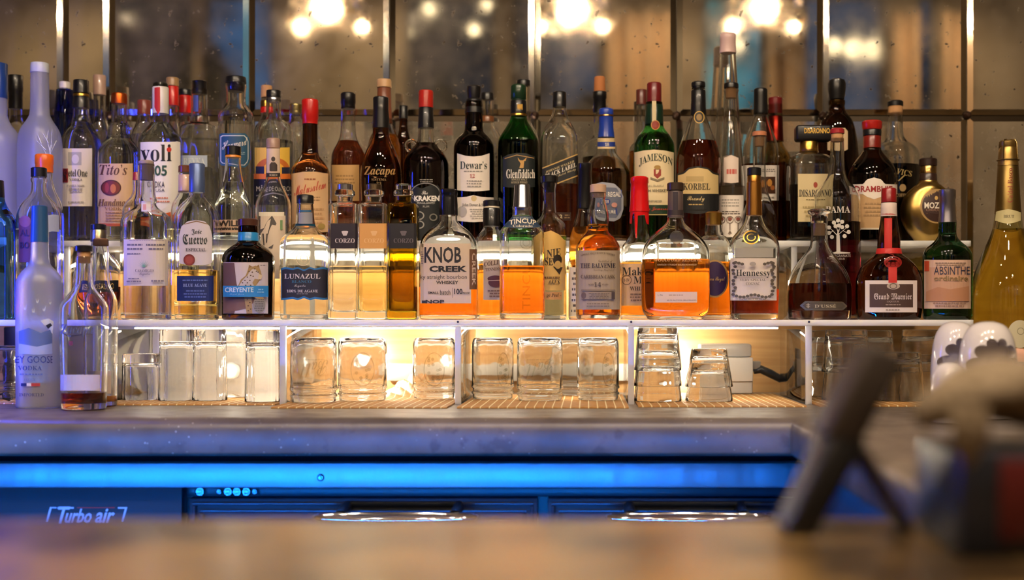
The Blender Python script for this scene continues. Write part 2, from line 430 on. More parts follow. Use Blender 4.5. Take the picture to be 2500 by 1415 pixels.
for r, (za, zb) in enumerate([(ZJ, ZTOP), (ZB, ZJ)]):
    for i in range(9):
        x0, x1 = wx(xs[i], MY)+.0012, wx(xs[i+1], MY)-.0012; z0, z1 = za+.0012, zb-.0012; cx, cz = (x0+x1)/2, (z0+z1)/2; w, h, bw = (x1-x0)/2, (z1-z0)/2, .0125
        bm = bmesh.new()
        O = [bm.verts.new(p) for p in ((-w, 0, -h), (w, 0, -h), (w, 0, h), (-w, 0, h))]
        A = [bm.verts.new(p) for p in ((-w, -.0035, -h), (w, -.0035, -h), (w, -.0035, h), (-w, -.0035, h))]
        B = [bm.verts.new(p) for p in ((-w+bw, -.006, -h+bw), (w-bw, -.006, -h+bw), (w-bw, -.006, h-bw), (-w+bw, -.006, h-bw))]
        bm.faces.new(O)
        for k in range(4):
            j = (k+1) % 4; bm.faces.new([O[k], O[j], A[j], A[k]]); bm.faces.new([A[k], A[j], B[j], B[k]]).material_index = 1
        bm.faces.new(B)
        o = finish(bm, 'mirror_tile', [M_mirs[r], M_bev], smooth=False, loc=(cx, RY1-.001, cz))
        o.rotation_euler = (random.uniform(-.004, .004)*0, 0, 0)
        tag(o, 'spotted antique mirror tile, %s of nine from the left in the %s row' % (names[i], 'upper' if r == 0 else 'lower'), 'mirror', 'antique mirror tiles')
M_ros = mat('rosette', '#3a2418', .4, .6)
for i in range(2, 9):
    bm = bmesh.new(); revolve(bm, [(0, .012), (.004, .0115), (.008, .007), (.0095, 0), (0, 0)], 20)
    o = finish(bm, 'mirror_rosette', M_ros, loc=(wx(xs[i], MY), RY1-.0075, ZJ)); o.rotation_euler = (math.pi/2, 0, 0)
    tag(o, 'small dark brown rosette where four mirror tiles meet, %s from the left' % ['first', 'second', 'third', 'fourth', 'fifth', 'sixth', 'seventh'][i-2], 'rosette', 'mirror rosettes')
# plywood behind the shelves
M_wood = mat('plywood', '#c9904f', .5)
texmix(M_wood, 'noise', 5, '#b98a52', '#d4aa74', .3, .7, stretch=(.6, 1, 14), bump=.1)
struct(box('trim_1', wx(-160, 2.79), wx(2760, 2.79), 2.786, RY1, ZC-.02, ZB-.002, M_wood))
# ------------------------------------------------------------------ pendants, and unseen downlights added for fill
M_bulb = mat('lamp bulb', '#ffffff', .3, emit=WARM, estr=L_PENDANT)
M_shade = thin('pendant glass', (.96, .93, .86)); M_brass = metalc('#a07a40', .3)
for i, px in enumerate((800, 1395, 1870)):
    y = .45; d = 5.6-y; X = (px-PX)*d/F; z = wz(18, d)
    root = empty('pendant_lamp', (X, y, z), 'clear glass dome pendant over the front bar, %s' % ['left of three', 'middle of three', 'right of three'][i], 'lamp', 'pendant lamps over the bar')
    bm = bmesh.new(); bmesh.ops.create_uvsphere(bm, u_segments=24, v_segments=16, radius=.034); finish(bm, 'bulb', M_bulb, root)
    bm = bmesh.new(); revolve(bm, [(.165, -.045), (.163, .0), (.145, .06), (.10, .11), (.035, .135)], 48); finish(bm, 'lamp_shade', M_shade, root)
    bm = bmesh.new(); tube(bm, [(.166*math.cos(a*math.pi/24), .166*math.sin(a*math.pi/24), -.045) for a in range(48)], .005, 8, cyclic=True); finish(bm, 'rim', M_brass, root)
    bm = bmesh.new(); revolve(bm, [(0, .05), (.02, .05), (.02, .10), (.036, .13), (.036, .15), (.012, .17), (0, .17)], 24); finish(bm, 'socket', M_brass, root)
    bm = bmesh.new(); revolve(bm, [(0, .17), (.005, .17), (.005, RH-z), (0, RH-z)], 12); finish(bm, 'cord', mat('cord', '#1b1a19', .6), root)
    for k in range(2):   # small bulbs on the rim of the dome
        a = -.5-k*2.1; bm = bmesh.new(); bmesh.ops.create_uvsphere(bm, u_segments=12, v_segments=8, radius=.008)
        finish(bm, 'small_bulb', M_bulb, root, loc=(.15*math.cos(a), .15*math.sin(a), -.06))
for i, X in enumerate((-1.0, -.3, .4, 1.1)):  # unseen spots added as front fill on the bottles
    root = empty('added_fill_downlight', (X, .75, RH), 'added fill downlight in the ceiling above the front bar, %s of four from the left' % ['first', 'second', 'third', 'fourth'][i], 'lamp', 'added ceiling downlights')
    bm = bmesh.new(); revolve(bm, [(.05, -.002), (.065, -.006), (.072, -.001), (.072, 0)], 32); finish(bm, 'trim_ring', metalc('#d0d0d0', .3), root)
    ld = bpy.data.lights.new('downlight', 'SPOT'); ld.energy = L_FILL*10; ld.color = (1, .80, .58); ld.spot_size = 2.4; ld.spot_blend = .6; ld.shadow_soft_size = .05
    lo_ = bpy.data.objects.new('fill_spot', ld); COL.objects.link(lo_); lo_.parent = root; lo_.location = (0, 0, -.02); lo_.rotation_euler = (math.radians(30), 0, 0)
for i, X in enumerate((-3.4, -1.3, .5, 2.3)):  # unseen spots added to brighten the street wall in the mirrors
    root = empty('added_fill_downlight', (X, -2.25, RH), 'added fill downlight washing the street wall, %s of four from the left' % ['first', 'second', 'third', 'fourth'][i], 'lamp', 'added street wall downlights')
    bm = bmesh.new(); revolve(bm, [(.05, -.002), (.065, -.006), (.072, -.001), (.072, 0)], 32); finish(bm, 'trim_ring', metalc('#d0d0d0', .3), root)
    ld = bpy.data.lights.new('downlight', 'SPOT'); ld.energy = L_WALL_FILL; ld.color = (1, .86, .68); ld.spot_size = 2.4; ld.spot_blend = .7; ld.shadow_soft_size = .05
    lo_ = bpy.data.objects.new('fill_spot', ld); COL.objects.link(lo_); lo_.parent = root; lo_.location = (0, 0, -.02); lo_.rotation_euler = (math.radians(-20), 0, 0)
# ------------------------------------------------------------------ back counter (concrete), with the return on the right
M_con = mat('concrete', '#8d8072', .28)
n, l, b = nodes(M_con)
r_ = texmix(M_con, 'noise', 9, '#544a42', '#776b60', .3, .7, detail=10, bump=.25)
vo = n.new('ShaderNodeTexVoronoi'); vo.inputs['Scale'].default_value = 85; tcc = n.new('ShaderNodeTexCoord'); l.new(tcc.outputs['Object'], vo.inputs['Vector'])
chips = n.new('ShaderNodeValToRGB'); chips.color_ramp.elements[0].position = .07; chips.color_ramp.elements[0].color = (1, 1, 1, 1); chips.color_ramp.elements[1].position = .13; chips.color_ramp.elements[1].color = (0, 0, 0, 1); l.new(vo.outputs['Distance'], chips.inputs[0])
n2 = n.new('ShaderNodeTexNoise'); n2.inputs['Scale'].default_value = 7; l.new(tcc.outputs['Object'], n2.inputs['Vector'])
gate = n.new('ShaderNodeMapRange'); gate.inputs['From Min'].default_value = .48; gate.inputs['From Max'].default_value = .62; l.new(n2.outputs[0], gate.inputs[0])
mul = n.new('ShaderNodeMath'); mul.operation = 'MULTIPLY'; l.new(chips.outputs[0], mul.inputs[0]); l.new(gate.outputs[0], mul.inputs[1])
mxc = n.new('ShaderNodeMix'); mxc.data_type = 'RGBA'; l.new(mul.outputs[0], mxc.inputs['Factor']); l.new(r_.outputs[0], mxc.inputs['A']); mxc.inputs['B'].default_value = (*lin('#cfc6ba'), 1)
n3 = n.new('ShaderNodeTexNoise'); n3.inputs['Scale'].default_value = 26; n3.inputs['Detail'].default_value = 6; l.new(tcc.outputs['Object'], n3.inputs['Vector'])
pit = n.new('ShaderNodeValToRGB'); pit.color_ramp.elements[0].position = .60; pit.color_ramp.elements[1].position = .68; l.new(n3.outputs[0], pit.inputs[0])
mxp = n.new('ShaderNodeMix'); mxp.data_type = 'RGBA'; l.new(pit.outputs[0], mxp.inputs['Factor']); l.new(mxc.outputs['Result'], mxp.inputs['A']); mxp.inputs['B'].default_value = (*lin('#584d45'), 1); l.new(mxp.outputs['Result'], b.inputs['Base Color'])
rgh = n.new('ShaderNodeMapRange'); rgh.inputs['To Min'].default_value = .22; rgh.inputs['To Max'].default_value = .55; l.new(n3.outputs[0], rgh.inputs[0]); l.new(rgh.outputs[0], b.inputs['Roughness'])
bm = bmesh.new()
XR = .3256; plan = [(-2.6, RY1), (1.5, RY1), (1.5, 1.04), (XR, 1.04), (XR, 2.014), (-2.6, 2.014)]
zt, zbm = ZC, E-.2085
lo = [bm.verts.new((x, y, zbm)) for x, y in plan]; hi = [bm.verts.new((x, y, zt)) for x, y in plan]
bm.faces.new(lo); bm.faces.new(hi)
for k in range(6): bm.faces.new([lo[k], lo[(k+1) % 6], hi[(k+1) % 6], hi[k]])
bmesh.ops.recalc_face_normals(bm, faces=bm.faces[:])
bm.edges.ensure_lookup_table()
es = [e for e in bm.edges if all(v.co.z > zt-.001 for v in e.verts) and ({round(v.co.y, 3) for v in e.verts} == {2.014} or {round(v.co.x, 3) for v in e.verts} == {round(XR, 3)})]
bmesh.ops.bevel(bm, geom=es, offset=.022, segments=6, profile=.5, affect='EDGES')
es = [e for e in bm.edges if all(v.co.z < zbm+.001 for v in e.verts) and ({round(v.co.y, 3) for v in e.verts} == {2.014} or {round(v.co.x, 3) for v in e.verts} == {round(XR, 3)})]
bmesh.ops.bevel(bm, geom=es, offset=.006, segments=2, profile=.5, affect='EDGES')
tag(finish(bm, 'back_counter', M_con, sharp=60), 'thick grey concrete back counter with a rounded edge', 'counter')
M_dark = mat('dark cabinet', '#17181c', .5)
bm = bmesh.new()
abox(bm, XR+.05, 1.5, 1.06, 2.05, 0, zbm, .003)
tag(finish(bm, 'base_cabinet', mat('return cabinet', '#4a4a55', .4)), 'dark cabinet under the counter return at the right', 'cabinet')
bm = bmesh.new(); abox(bm, -2.6, XR+.6, 2.16, 2.795, 0, zbm)
tag(finish(bm, 'counter_support', M_dark, smooth=False), 'dark recessed frame carrying the back counter', 'counter')
# ------------------------------------------------------------------ fridge under the counter
M_steel = mat('brushed steel', '#b9bec6', .3, 1.); n, l, b = nodes(M_steel)
tc = n.new('ShaderNodeTexCoord'); mp = n.new('ShaderNodeMapping'); mp.inputs['Scale'].default_value = (4, 1, 40); nz = n.new('ShaderNodeTexNoise'); nz.inputs['Scale'].default_value = 8; nz.inputs['Detail'].default_value = 6
l.new(tc.outputs['Object'], mp.inputs[0]); l.new(mp.outputs[0], nz.inputs['Vector'])
mr = n.new('ShaderNodeMapRange'); mr.inputs['To Min'].default_value = .38; mr.inputs['To Max'].default_value = .54; l.new(nz.outputs[0], mr.inputs[0]); l.new(mr.outputs[0], b.inputs['Roughness'])
nz2 = n.new('ShaderNodeTexNoise'); nz2.inputs['Scale'].default_value = 20; mp2 = n.new('ShaderNodeMapping'); mp2.inputs['Scale'].default_value = (1, 1, .05); l.new(tc.outputs['Object'], mp2.inputs[0]); l.new(mp2.outputs[0], nz2.inputs['Vector'])
bp = n.new('ShaderNodeBump'); bp.inputs['Strength'].default_value = .35; bp.inputs['Distance'].default_value = .01; l.new(nz2.outputs[0], bp.inputs['Height']); l.new(bp.outputs[0], b.inputs['Normal'])
M_black = mat('fridge black', '#1b222a', .34, .2); M_black2 = mat('fridge trim', '#0b0d11', .4)
DF = 2.10
fx0, fx1 = wx(-420, DF), XR+.05
fr = empty('undercounter_refrigerator', (0, DF+.02, 0), 'long black undercounter refrigerator with a polished steel top band', 'refrigerator')
def fbox(name, x0, x1, y0, y1, z0, z1, m, bev=.0015, parent=fr): return box(name, x0, x1, y0, y1, z0, z1, m, parent, bev, org=(0, DF+.02, 0))
zs0, zs1 = wz(1190, DF), wz(1130, DF)
fbox('cabinet_body', fx0, fx1-.012, DF+.035, DF+.058, .05, zs1-.002, M_black2, 0)
fbox('steel_band', fx0, fx1, DF, DF+.034, zs0, zs1, M_steel, .002)
fbox('header_panel', wx(446, DF), fx1-.012, DF+.02, DF+.035, wz(1216, DF), zs0, M_black)
gp = fbox('grille_panel', fx0, wx(441, DF), DF+.006, DF+.035, .12, zs0-.0005, M_black)
a = Art(lambda px, py, e: (wx(px, DF+.006-e), -.014-e, wz(py, DF+.006-e)))
LG = '#aebfe0'
for q in [('t', 'T', 152, 1256, 28, 40, LG, 'bold', {'it': .3}), ('t', 'urbo', 193, 1258, 64, 34, LG, 'bold', {'it': .3}), ('t', 'air', 257, 1258, 44, 34, LG, 'bold', {'it': .3}),
          ('p', [(122, 1237), (138, 1237), (138, 1240), (126, 1240), (117, 1272), (112, 1272)], LG), ('p', [(288, 1237), (311, 1237), (301, 1272), (296, 1272), (305, 1241), (288, 1241)], LG), ('p', [(141, 1237), (180, 1237), (180, 1241), (140, 1241)], LG), ('p', [(188, 1237.5), (280, 1237.5), (280, 1239.5), (188, 1239.5)], '#b03020')]: a.add(q)
a.done('badge', gp)
for i, (xa, xb) in enumerate(((458, 1312), (1337, 2190))):
    x0, x1 = wx(xa, DF), wx(xb, DF) if i == 0 else fx1-.015
    zt_ = wz(1217, DF); dr = fbox('door', x0, x1, DF+.008, DF+.034, .14, zt_, M_black, .002)
    bm = bmesh.new(); O = 0, DF+.02, 0
    for ins, t, yy in ((.006, .006, .006), (.018, .007, .004), (.034, .004, .004)):
        for q in ((x0+ins, x1-ins, zt_-ins-t, zt_-ins), (x0+ins, x0+ins+t, .3, zt_-ins-t), (x1-ins-t, x1-ins, .3, zt_-ins-t)): abox(bm, q[0], q[1], -.012-yy, -.0125, q[2], q[3], .0015)
    finish(bm, 'door_moulding', mat('fridge moulding', '#2a313b', .25, .3), dr)
    ha, hb = ((778, 1166), (1484, 1870))[i]; hx0, hx1 = wx(ha, 2.05), wx(hb, 2.05); zh = wz(1256, 2.05); cx, hw = (hx0+hx1)/2, (hx1-hx0)/2
    h = empty('handle', (0, 0, 0)); h.parent = dr
    bm = bmesh.new(); pts = [(cx+hw*math.cos(t), -.075-.02+.03*math.sin(t)*.0-.028*abs(math.sin(t))*(1 if math.sin(t) > 0 else -1), zh) for t in [2*math.pi*k/48 for k in range(48)]]
    tube(bm, pts, .0055, 10, cyclic=True); finish(bm, 'handle_ring', mat('chrome', '#d5dae2', .08, 1.), h)
    for sx in (-.72, .72):
        bm = bmesh.new(); tube(bm, [(cx+hw*sx, -.012, zh+.006), (cx+hw*sx, -.05, zh+.004), (cx+hw*sx, -.078, zh+.001)], .009, 12); finish(bm, 'handle_post', M_black2, h)
bm = bmesh.new(); revolve(bm, [(0, .003), (.004, .0028), (.006, .001), (.0065, 0), (0, 0)], 20)
o = finish(bm, 'band_rivet', mat('stud', '#7f8a99', .25, .9), fr, loc=(wx(783, DF), -.0205, wz(1165, DF))); o.rotation_euler = (math.pi/2, 0, 0)
for px in (480, 527, 549, 571, 594, 615, 2050, 2070, 2092, 2112):
    r = .0045 if px in (527, 615) else .008
    bm = bmesh.new(); revolve(bm, [(0, .006), (r*.5, .0055), (r*.55, .003), (r*.8, .003), (r*.9, .005), (r, .003), (r, 0), (0, 0)], 20)
    o = finish(bm, 'vent_stud', mat('stud', '#7f8a99', .25, .9), fr, loc=(wx(px, DF), 0, wz(1203, DF))); o.rotation_euler = (math.pi/2, 0, 0)
# blue LED strip fixed under the back edge of the front bar, and a blue tube on the end post at the left
M_led = mat('blue led', '#0000ff', .3, emit=(.008, .21, 1), estr=L_BLUE)
ls = empty('led_strip', (0, .905, E-.41), 'blue LED strip light under the staff edge of the front bar', 'light')
box('strip_body', -1.9, 1.0, .9005, .925, E-.37, E-.376, mat('strip rail', '#303030', .5), ls, .002, org=(0, .905, E-.41))
box('strip_light_shield', -1.9, 1.0, .925, .995, E-.379, E-.376, mat('strip rail', '#303030', .5), ls, .0005, org=(0, .905, E-.41))  # unseen lip added to keep blue light off the bottle labels
bm = bmesh.new()
for k in range(96): 
    x = -1.88+k*.03; abox(bm, x, x+.02, .02, .0235, .006, .026)
finish(bm, 'led_diodes', M_led, ls, smooth=False)
M_tube = mat('blue tube', '#0000ff', .3, emit=(.03, .06, 1), estr=L_NEON)
tr = empty('blue_tube_lamp', (-1.19, 2.2, ZC), 'upright blue tube lamp at the left end of the back bar', 'lamp')
bm = bmesh.new(); revolve(bm, [(0, 0), (.05, 0), (.05, .012), (.014, .018), (.014, .03), (0, .03)], 24); finish(bm, 'lamp_base', plastic('#202020'), tr)
bm = bmesh.new(); revolve(bm, [(0, .03), (.011, .03), (.011, .58), (0, .585)], 20); finish(bm, 'tube', M_tube, tr)
# ------------------------------------------------------------------ front bar
M_bar = mat('bar top', '#8a6238', .3)
texmix(M_bar, 'noise', 11, '#302312', '#7f6339', .38, .62, detail=2, bump=.05)
fb = empty('front_bar', (0, .6, 0), 'tan mottled customer bar top in the foreground', 'bar')
bm = bmesh.new(); abox(bm, -2.2, 2.2, .1-.6, .98-.6, E-.2, E-.15, .006, 3); finish(bm, 'bar_top', M_bar, fb)
box('bar_base', -2.1, 2.1, -.25, .3, 0, E-.2, M_dark, fb)
# ------------------------------------------------------------------ stepped acrylic shelf
M_acr = mat('frosted acrylic', '#f8f5ee', .35); _b = M_acr.node_tree.nodes['Principled BSDF']
_b.inputs['Subsurface Weight'].default_value = 1; _b.inputs['Subsurface Radius'].default_value = (.05, .048, .042); _b.inputs['Subsurface Scale'].default_value = 1; M_clr = thin('clear acrylic', (.94, .95, .93))
sh = empty('stepped_shelf', (0, 2.36, ZC), 'stepped white acrylic bottle shelf with clear upright dividers', 'shelf')
so = (0, 2.36, ZC)
xl, xr_ = wx(-110, 2.36), wx(2377, 2.36)
box('lower_shelf', xl, xr_, 2.36, 2.784, Z1-.0115, Z1, M_acr, sh, .001, org=so)
box('upper_shelf', wx(-110, 2.56), wx(2371, 2.56), 2.56, 2.784, Z2-.0115, Z2, M_acr, sh, .001, org=so)
for px in (236, 690, 1118, 1541, 1975):
    dv = box('divider', wx(px, 2.36)-.0055, wx(px, 2.36)+.0055, 2.3697, 2.68, ZC, Z1-.0182, M_clr, sh, .0006, org=so)
    box('divider_edge', wx(px, 2.36)-.0055, wx(px, 2.36)+.0055, 2.3595, 2.3695, ZC, Z1-.0118, M_acr, dv, org=so)
box('back_panel', xl, wx(736, 2.70), 2.700, 2.706, ZC+.0005, Z1-.0118, M_acr, sh, .001, org=so)
for px in (160, 760, 1340, 1940):
    dv = box('upper_divider', wx(px, 2.56)-.0055, wx(px, 2.56)+.0055, 2.572, 2.73, Z1, Z2-.0118, M_clr, sh, .0006, org=so)
    box('divider_edge', wx(px, 2.56)-.0055, wx(px, 2.56)+.0055, 2.562, 2.5718, Z1, Z2-.0118, M_acr, dv, org=so)
for px in (1975, 1118, 1541):
    bm = bmesh.new(); bmesh.ops.create_uvsphere(bm, u_segments=8, v_segments=6, radius=.0022)
    finish(bm, 'screw', mat('screw', '#3b3f66', .4, .8), sh, loc=(wx(px, 2.36), -.0005, Z1-.004-ZC))
# warm light strips under the upper shelf, small puck lights below
M_strip = mat('warm strip', '#ffffff', .3, emit=(1, .89, .70), estr=L_STRIP)
lp = empty('shelf_light', (wx(980, 2.7), 2.745, Z2-.02), 'warm white light strip under the upper shelf', 'light')
box('strip_body', wx(300, 2.75), wx(1720, 2.75), 2.735, 2.765, Z2-.017, Z2-.0125, plastic('#dddddd'), lp, .001, org=lp.location)
box('diffuser', wx(302, 2.75), wx(1718, 2.75), 2.737, 2.763, Z2-.024, Z2-.0172, M_strip, lp, .001, org=lp.location)
l2 = empty('shelf_light', (wx(980, 2.5), 2.5, Z1-.018), 'warm white light strip under the lower shelf above the jars', 'light')
box('strip_body', wx(330, 2.5), wx(1900, 2.5), 2.49, 2.51, Z1-.0145, Z1-.012, plastic('#dddddd'), l2, .001, org=l2.location)
box('diffuser', wx(332, 2.5), wx(1898, 2.5), 2.491, 2.509, Z1-.0175, Z1-.0147, mat('low strip', '#ffffff', .3, emit=(1, .89, .70), estr=L_LOW), l2, .001, org=l2.location)
l3 = empty('shelf_light', (wx(980, 2.775), 2.775, Z2), 'added warm fill strip along the rear edge of the upper shelf', 'light')  # extra strip added to brighten bottles and mirror from behind
box('strip_body', wx(330, 2.775), wx(1330, 2.775), 2.766, 2.782, Z2+.0002, Z2+.008, plastic('#dddddd'), l3, .001, org=l3.location)
box('diffuser', wx(332, 2.775), wx(1328, 2.775), 2.767, 2.781, Z2+.0082, Z2+.012, mat('added rear strip', '#ffffff', .3, emit=(1, .89, .70), estr=L_REAR_FILL), l3, .001, org=l3.location)
M_puck = mat('puck glow', '#ffffff', .3, emit=(1, .89, .70), estr=L_PUCK)
for i, (px, py) in enumerate(((560, 905), (885, 875), (1105, 880), (1635, 885))):
    yp = 2.70 if i == 0 else 2.786; X, z = wx(px, yp-.025), wz(py, yp-.025)
    pk = empty('puck_light', (X, yp, z), 'small round warm light fixed %s' % ['behind the tall glasses', 'behind the second jar from the left', 'behind the middle jar', 'behind the stack of three tumblers'][i], 'light', 'puck lights')
    bm = bmesh.new(); revolve(bm, [(0, 0), (.018, 0), (.018, .012), (.014, .014), (0, .014)], 24); o = finish(bm, 'housing', plastic('#cccccc'), pk); o.rotation_euler = (math.pi/2, 0, 0)
    bm = bmesh.new(); bmesh.ops.create_uvsphere(bm, u_segments=16, v_segments=10, radius=.011); finish(bm, 'bulb', M_puck, pk, loc=(0, -.022, 0))
# ------------------------------------------------------------------ bottles
BLK = plastic('#0c0c10', .35); GOLD = metalc('#c59a4a', .3); SILV = metalc('#c9cbd4', .22); CORK = mat('cork', '#b98a5c', .8); TAN = '#d6b184'
RED = plastic('#c2160f', .35); DRED = plastic('#6e1418', .35); BLUEC = plastic('#1c3ea6', .35); STEELB = plastic('#4d79a8', .4)
BROWNG = glass('brown', (.10, .028, .006)); DARKG = glass('dark', (.02, .012, .012)); GREENG = glass('green', (.05, .36, .06)); DGREEN = glass('dark green', (.015, .09, .035)); OLIVE = glass('olive', (.42, .27, .015)); COBALT = glass('cobalt', (.03, .07, .45)); AQUA = glass('aqua', (.10, .42, .80)); YELG = glass('yellow green', (.88, .86, .55))
AMBER = glass('whisky', (.82, .27, .02), 0, 1.36); GOLDL = glass('pale spirit', (.97, .83, .45), 0, 1.36); ORANGE = glass('orange spirit', (.95, .42, .05), 0, 1.36); RUM = glass('rum', (.26, .045, .008), 0, 1.36); REDL = glass('red liqueur', (.22, .012, .03), 0, 1.36); DBROWN = glass('brown spirit', (.30, .055, .012), 0, 1.36); COFFEE = glass('coffee liqueur', (.02, .008, .01), 0, 1.36); BRANDY = glass('brandy', (.42, .06, .015), 0, 1.36); YEL = glass('yellow wine', (.82, .74, .25), 0, 1.34)
EMB = thin('raised glass', (.80, .79, .74))
W1, W2, CREAM = '#efe4da', '#ded3c8', '#ecd9ae'
INK, GR = '#1d1b1e', '#6a625c'
def std(yn, hn, yl, ys, hb, yb, hn2=None):
    """neck top yn, half neck hn, neck end yl, shoulder end ys, half body hb, base yb"""
    hn2 = hn2 or hn; h = ys-yl
    return [(yn, hn), (yn+6, hn), (yl-8, hn2), (yl, hn2+.02*(hb-hn2)), (yl+.3*h, hn2+.22*(hb-hn2)), (yl+.62*h, hn2+.72*(hb-hn2)), (ys, hb*.985), (ys+.25*h+4, hb), (yb-6, hb), (yb, hb)]
B = Bottle
# ---- upper shelf, left to right
B('vodka_bottle', 'tall frosted bottle with a dark blue cap cut by the left edge, upper shelf', -6, '2', std(238, 22, 285, 345, 56, 592), glass=FROST, solid=True, caps=[('cap', [(155, 23), (240, 23)], plastic('#173a72'))])
B('vodka_bottle', 'clear bottle with a black capped neck behind the tall frosted bottles at the far left', 38, '2b', std(262, 15, 290, 340, 42, 592), caps=[('cap', [(184, 17), (222, 17), (226, 16), (266, 16)], BLK)], fill=(350, WATER))
B('vodka_bottle', 'tall frosted bottle etched with a bare white tree and a pale cap', 97, '2', [(172, 20), (180, 21), (275, 21.5), (292, 28), (318, 46), (345, 51), (370, 52), (586, 52), (592, 51)], glass=FROST, solid=True, d=2.595,
  caps=[('cap', [(154, 21), (172, 21.5), (178, 21.5)], plastic('#bfc4cc'))],
  art=[('etched_tree', [('p', [(128, 480), (133, 480), (129, 400), (124, 362), (121, 362), (125, 402)], '#dfe6f2')]+[('p', [(x0, y0), (x0+2, y0-1), (x1+1, y1), (x1, y1)], '#dfe6f2') for x0, y0, x1, y1 in ((124, 385, 96, 345), (124, 378, 112, 330), (123, 370, 132, 318), (124, 392, 104, 362), (110, 365, 88, 342), (118, 350, 104, 325), (126, 372, 142, 345), (114, 340, 118, 318), (100, 350, 92, 330), (128, 362, 126, 325))])])
B('gin_bottle', 'dark cobalt blue bottle with a small pale cap behind the etched tree bottle', 158, '2b', std(216, 13, 226, 300, 26, 592, 20), d=2.74, glass=COBALT, solid=True, caps=[('cap', [(200, 13), (219, 13)], plastic('#cfc9c4'))])
B('vodka_bottle', 'clear vodka bottle with black and gold cap, white label with a red initial', 198, '2', std(256, 18, 285, 352, 49, 592, 19), d=2.67, fill=(300, WATER),
  caps=[('cap', [(196, 18), (228, 18.5)], BLK), ('cap_ring', [(229, 18.6), (236, 18.6)], GOLD), ('capsule', [(236, 18.5), (265, 19)], BLK)],
  art=[('label', [('r', 148, 362, 226, 503, W2), ('o', 187, 432, .1, .1, .05, W2), ('r', 166, 371, 199, 403, '#a9a4a4'), ('e', 184, 388, 9, 11, '#cfcac8'), ('r', 151, 411, 166, 445, '#8e1c22'), ('t', 'K', 158, 428, 13, 30, INK, 'frak'), ('t', 'etel', 176, 422, 19, 17, INK, 'serif'), ('t', 'One', 201, 422, 25, 18, INK, 'serif'), ('t', 'VODKA', 185, 438, 32, 6, '#56505a', 'serif'), ('t', 'FAMILY MADE', 185, 453, 44, 5, '#6d6670', 'serif'), ('l', 165, 458, 205, 470, 2, '#8d8688'), ('l', 165, 490, 205, 496, 1, '#8d8688')])])
B('vodka_bottle', 'clear bottle half hidden by the red initial label, its pinkish cap copying a reflection', 243, '2b', std(228, 14, 275, 340, 27, 592), d=2.735, caps=[('cap', [(184, 15), (232, 15)], plastic('#a8897b'))], fill=(320, WATER))  # pinkish cap stands in for one reflected in the mirror
B('vodka_bottle', 'clear vodka bottle with a copper cap and a tan label with a copper still oval', 291, '2', [(248, 17), (256, 18), (300, 18), (305, 24), (318, 25), (338, 28), (352, 40), (368, 48), (385, 50), (586, 50), (592, 50)], fill=(302, WATER),
  caps=[('cap', [(228, 18), (236, 19), (254, 18.5)], metalc('#c8622a', .35))],
  art=[('label', [('r', 241, 399, 327, 552, TAN), ('t', 'Tito\u2019s', 277, 414, 68, 26, '#5a3420', 'it'), ('e', 271, 458, 25, 19.5, '#7a2d17'), ('o', 271, 458, 25, 19.5, 3, '#4d2013'), ('e', 276, 460, 7, 11, '#c9743a'), ('e', 261, 458, 5, 12, '#a3402a'), ('t', 'Handmade', 281, 494, 84, 18, '#6d442a', 'it'), ('t', 'VODKA', 281, 509, 52, 8, '#8d5f3c', 'serif'), ('l', 250, 515, 315, 542, 4, '#a3764c'), ('r', 241, 545, 327, 552, '#b4501f')])])
B('vodka_bottle', 'bottle added to copy a reflection, faded red cap, left of the red and white neck', 352, '2b', std(274, 15, 285, 350, 36, 592), caps=[('cap', [(245, 16), (280, 16)], plastic('#7d3a30'))], fill=(330, WATER))  # solid stand-in for a mirrored red cap
B('vodka_bottle', 'white-labelled vodka bottle with big black letters and an orange foot, red and white neck', 392, '2', [(205, 17), (212, 19), (285, 19), (300, 22), (320, 38), (340, 50), (352, 52), (500, 51), (530, 46), (560, 34), (592, 30)], fill=(300, WATER),
  caps=[('cap', [(202, 16), (212, 16.5)], BLK), ('neck_sleeve', [(213, 19.5), (262, 19.5), (278, 19.5)], plastic('#d9d2cc'))],
  art=[('neck_label', [('c', [(377, 214, 262), (386, 212, 280), (391, 212, 270)], '#c3231c')]),
       ('label', [('c', [(343, 347, 470), (360, 346, 520), (392, 346, 541), (425, 346, 520), (443, 347, 470)], '#f2ece6'), ('t', 'voli', 381, 373, 76, 42, INK, 'serif'), ('e', 413, 365, 6, 6, '#d7321f'), ('t', '305', 385, 416, 46, 26, '#1f4a3f', 'bold'), ('t', 'VODKA', 381, 450, 42, 15, INK, 'sans'), ('t', 'USA', 391, 464, 22, 8, '#3a3a3a', 'sans'), ('l', 370, 478, 415, 496, 2, '#d98a70'), ('c', [(358, 514, 519), (392, 524, 542), (427, 514, 519)], '#e2692c')])])
B('vodka_bottle', 'bottle added to copy the reflected red neck, right of the big black letters', 421, '2b', std(205, 13, 285, 345, 19, 592), d=2.705, caps=[('cap', [(190, 15), (210, 15)], plastic('#9a7a52')), ('neck_wrap', [(211, 14.5), (258, 14.5)], RED)])  # models the mirror image of the red and white neck
B('vodka_bottle', 'square shouldered clear bottle with a black stopper and a pale blue label band', 487, '2', [(218, 18), (228, 19), (298, 20.5), (303, 26), (308, 41), (318, 45.5), (586, 45), (592, 45)], sec=(5, .62), d=2.692, fill=(340, WATER),
  caps=[('stopper', [(198, 18), (202, 17), (231, 17)], BLK), ],
  art=[('label', [('r', 438, 379, 506, 407, '#b9c6dc'), ('t', 'REYKA', 474, 393, 52, 15, '#dfe6ee', 'serif')]), ('neck_label', [('r', 472, 232, 484, 272, '#3f4ca0')])])
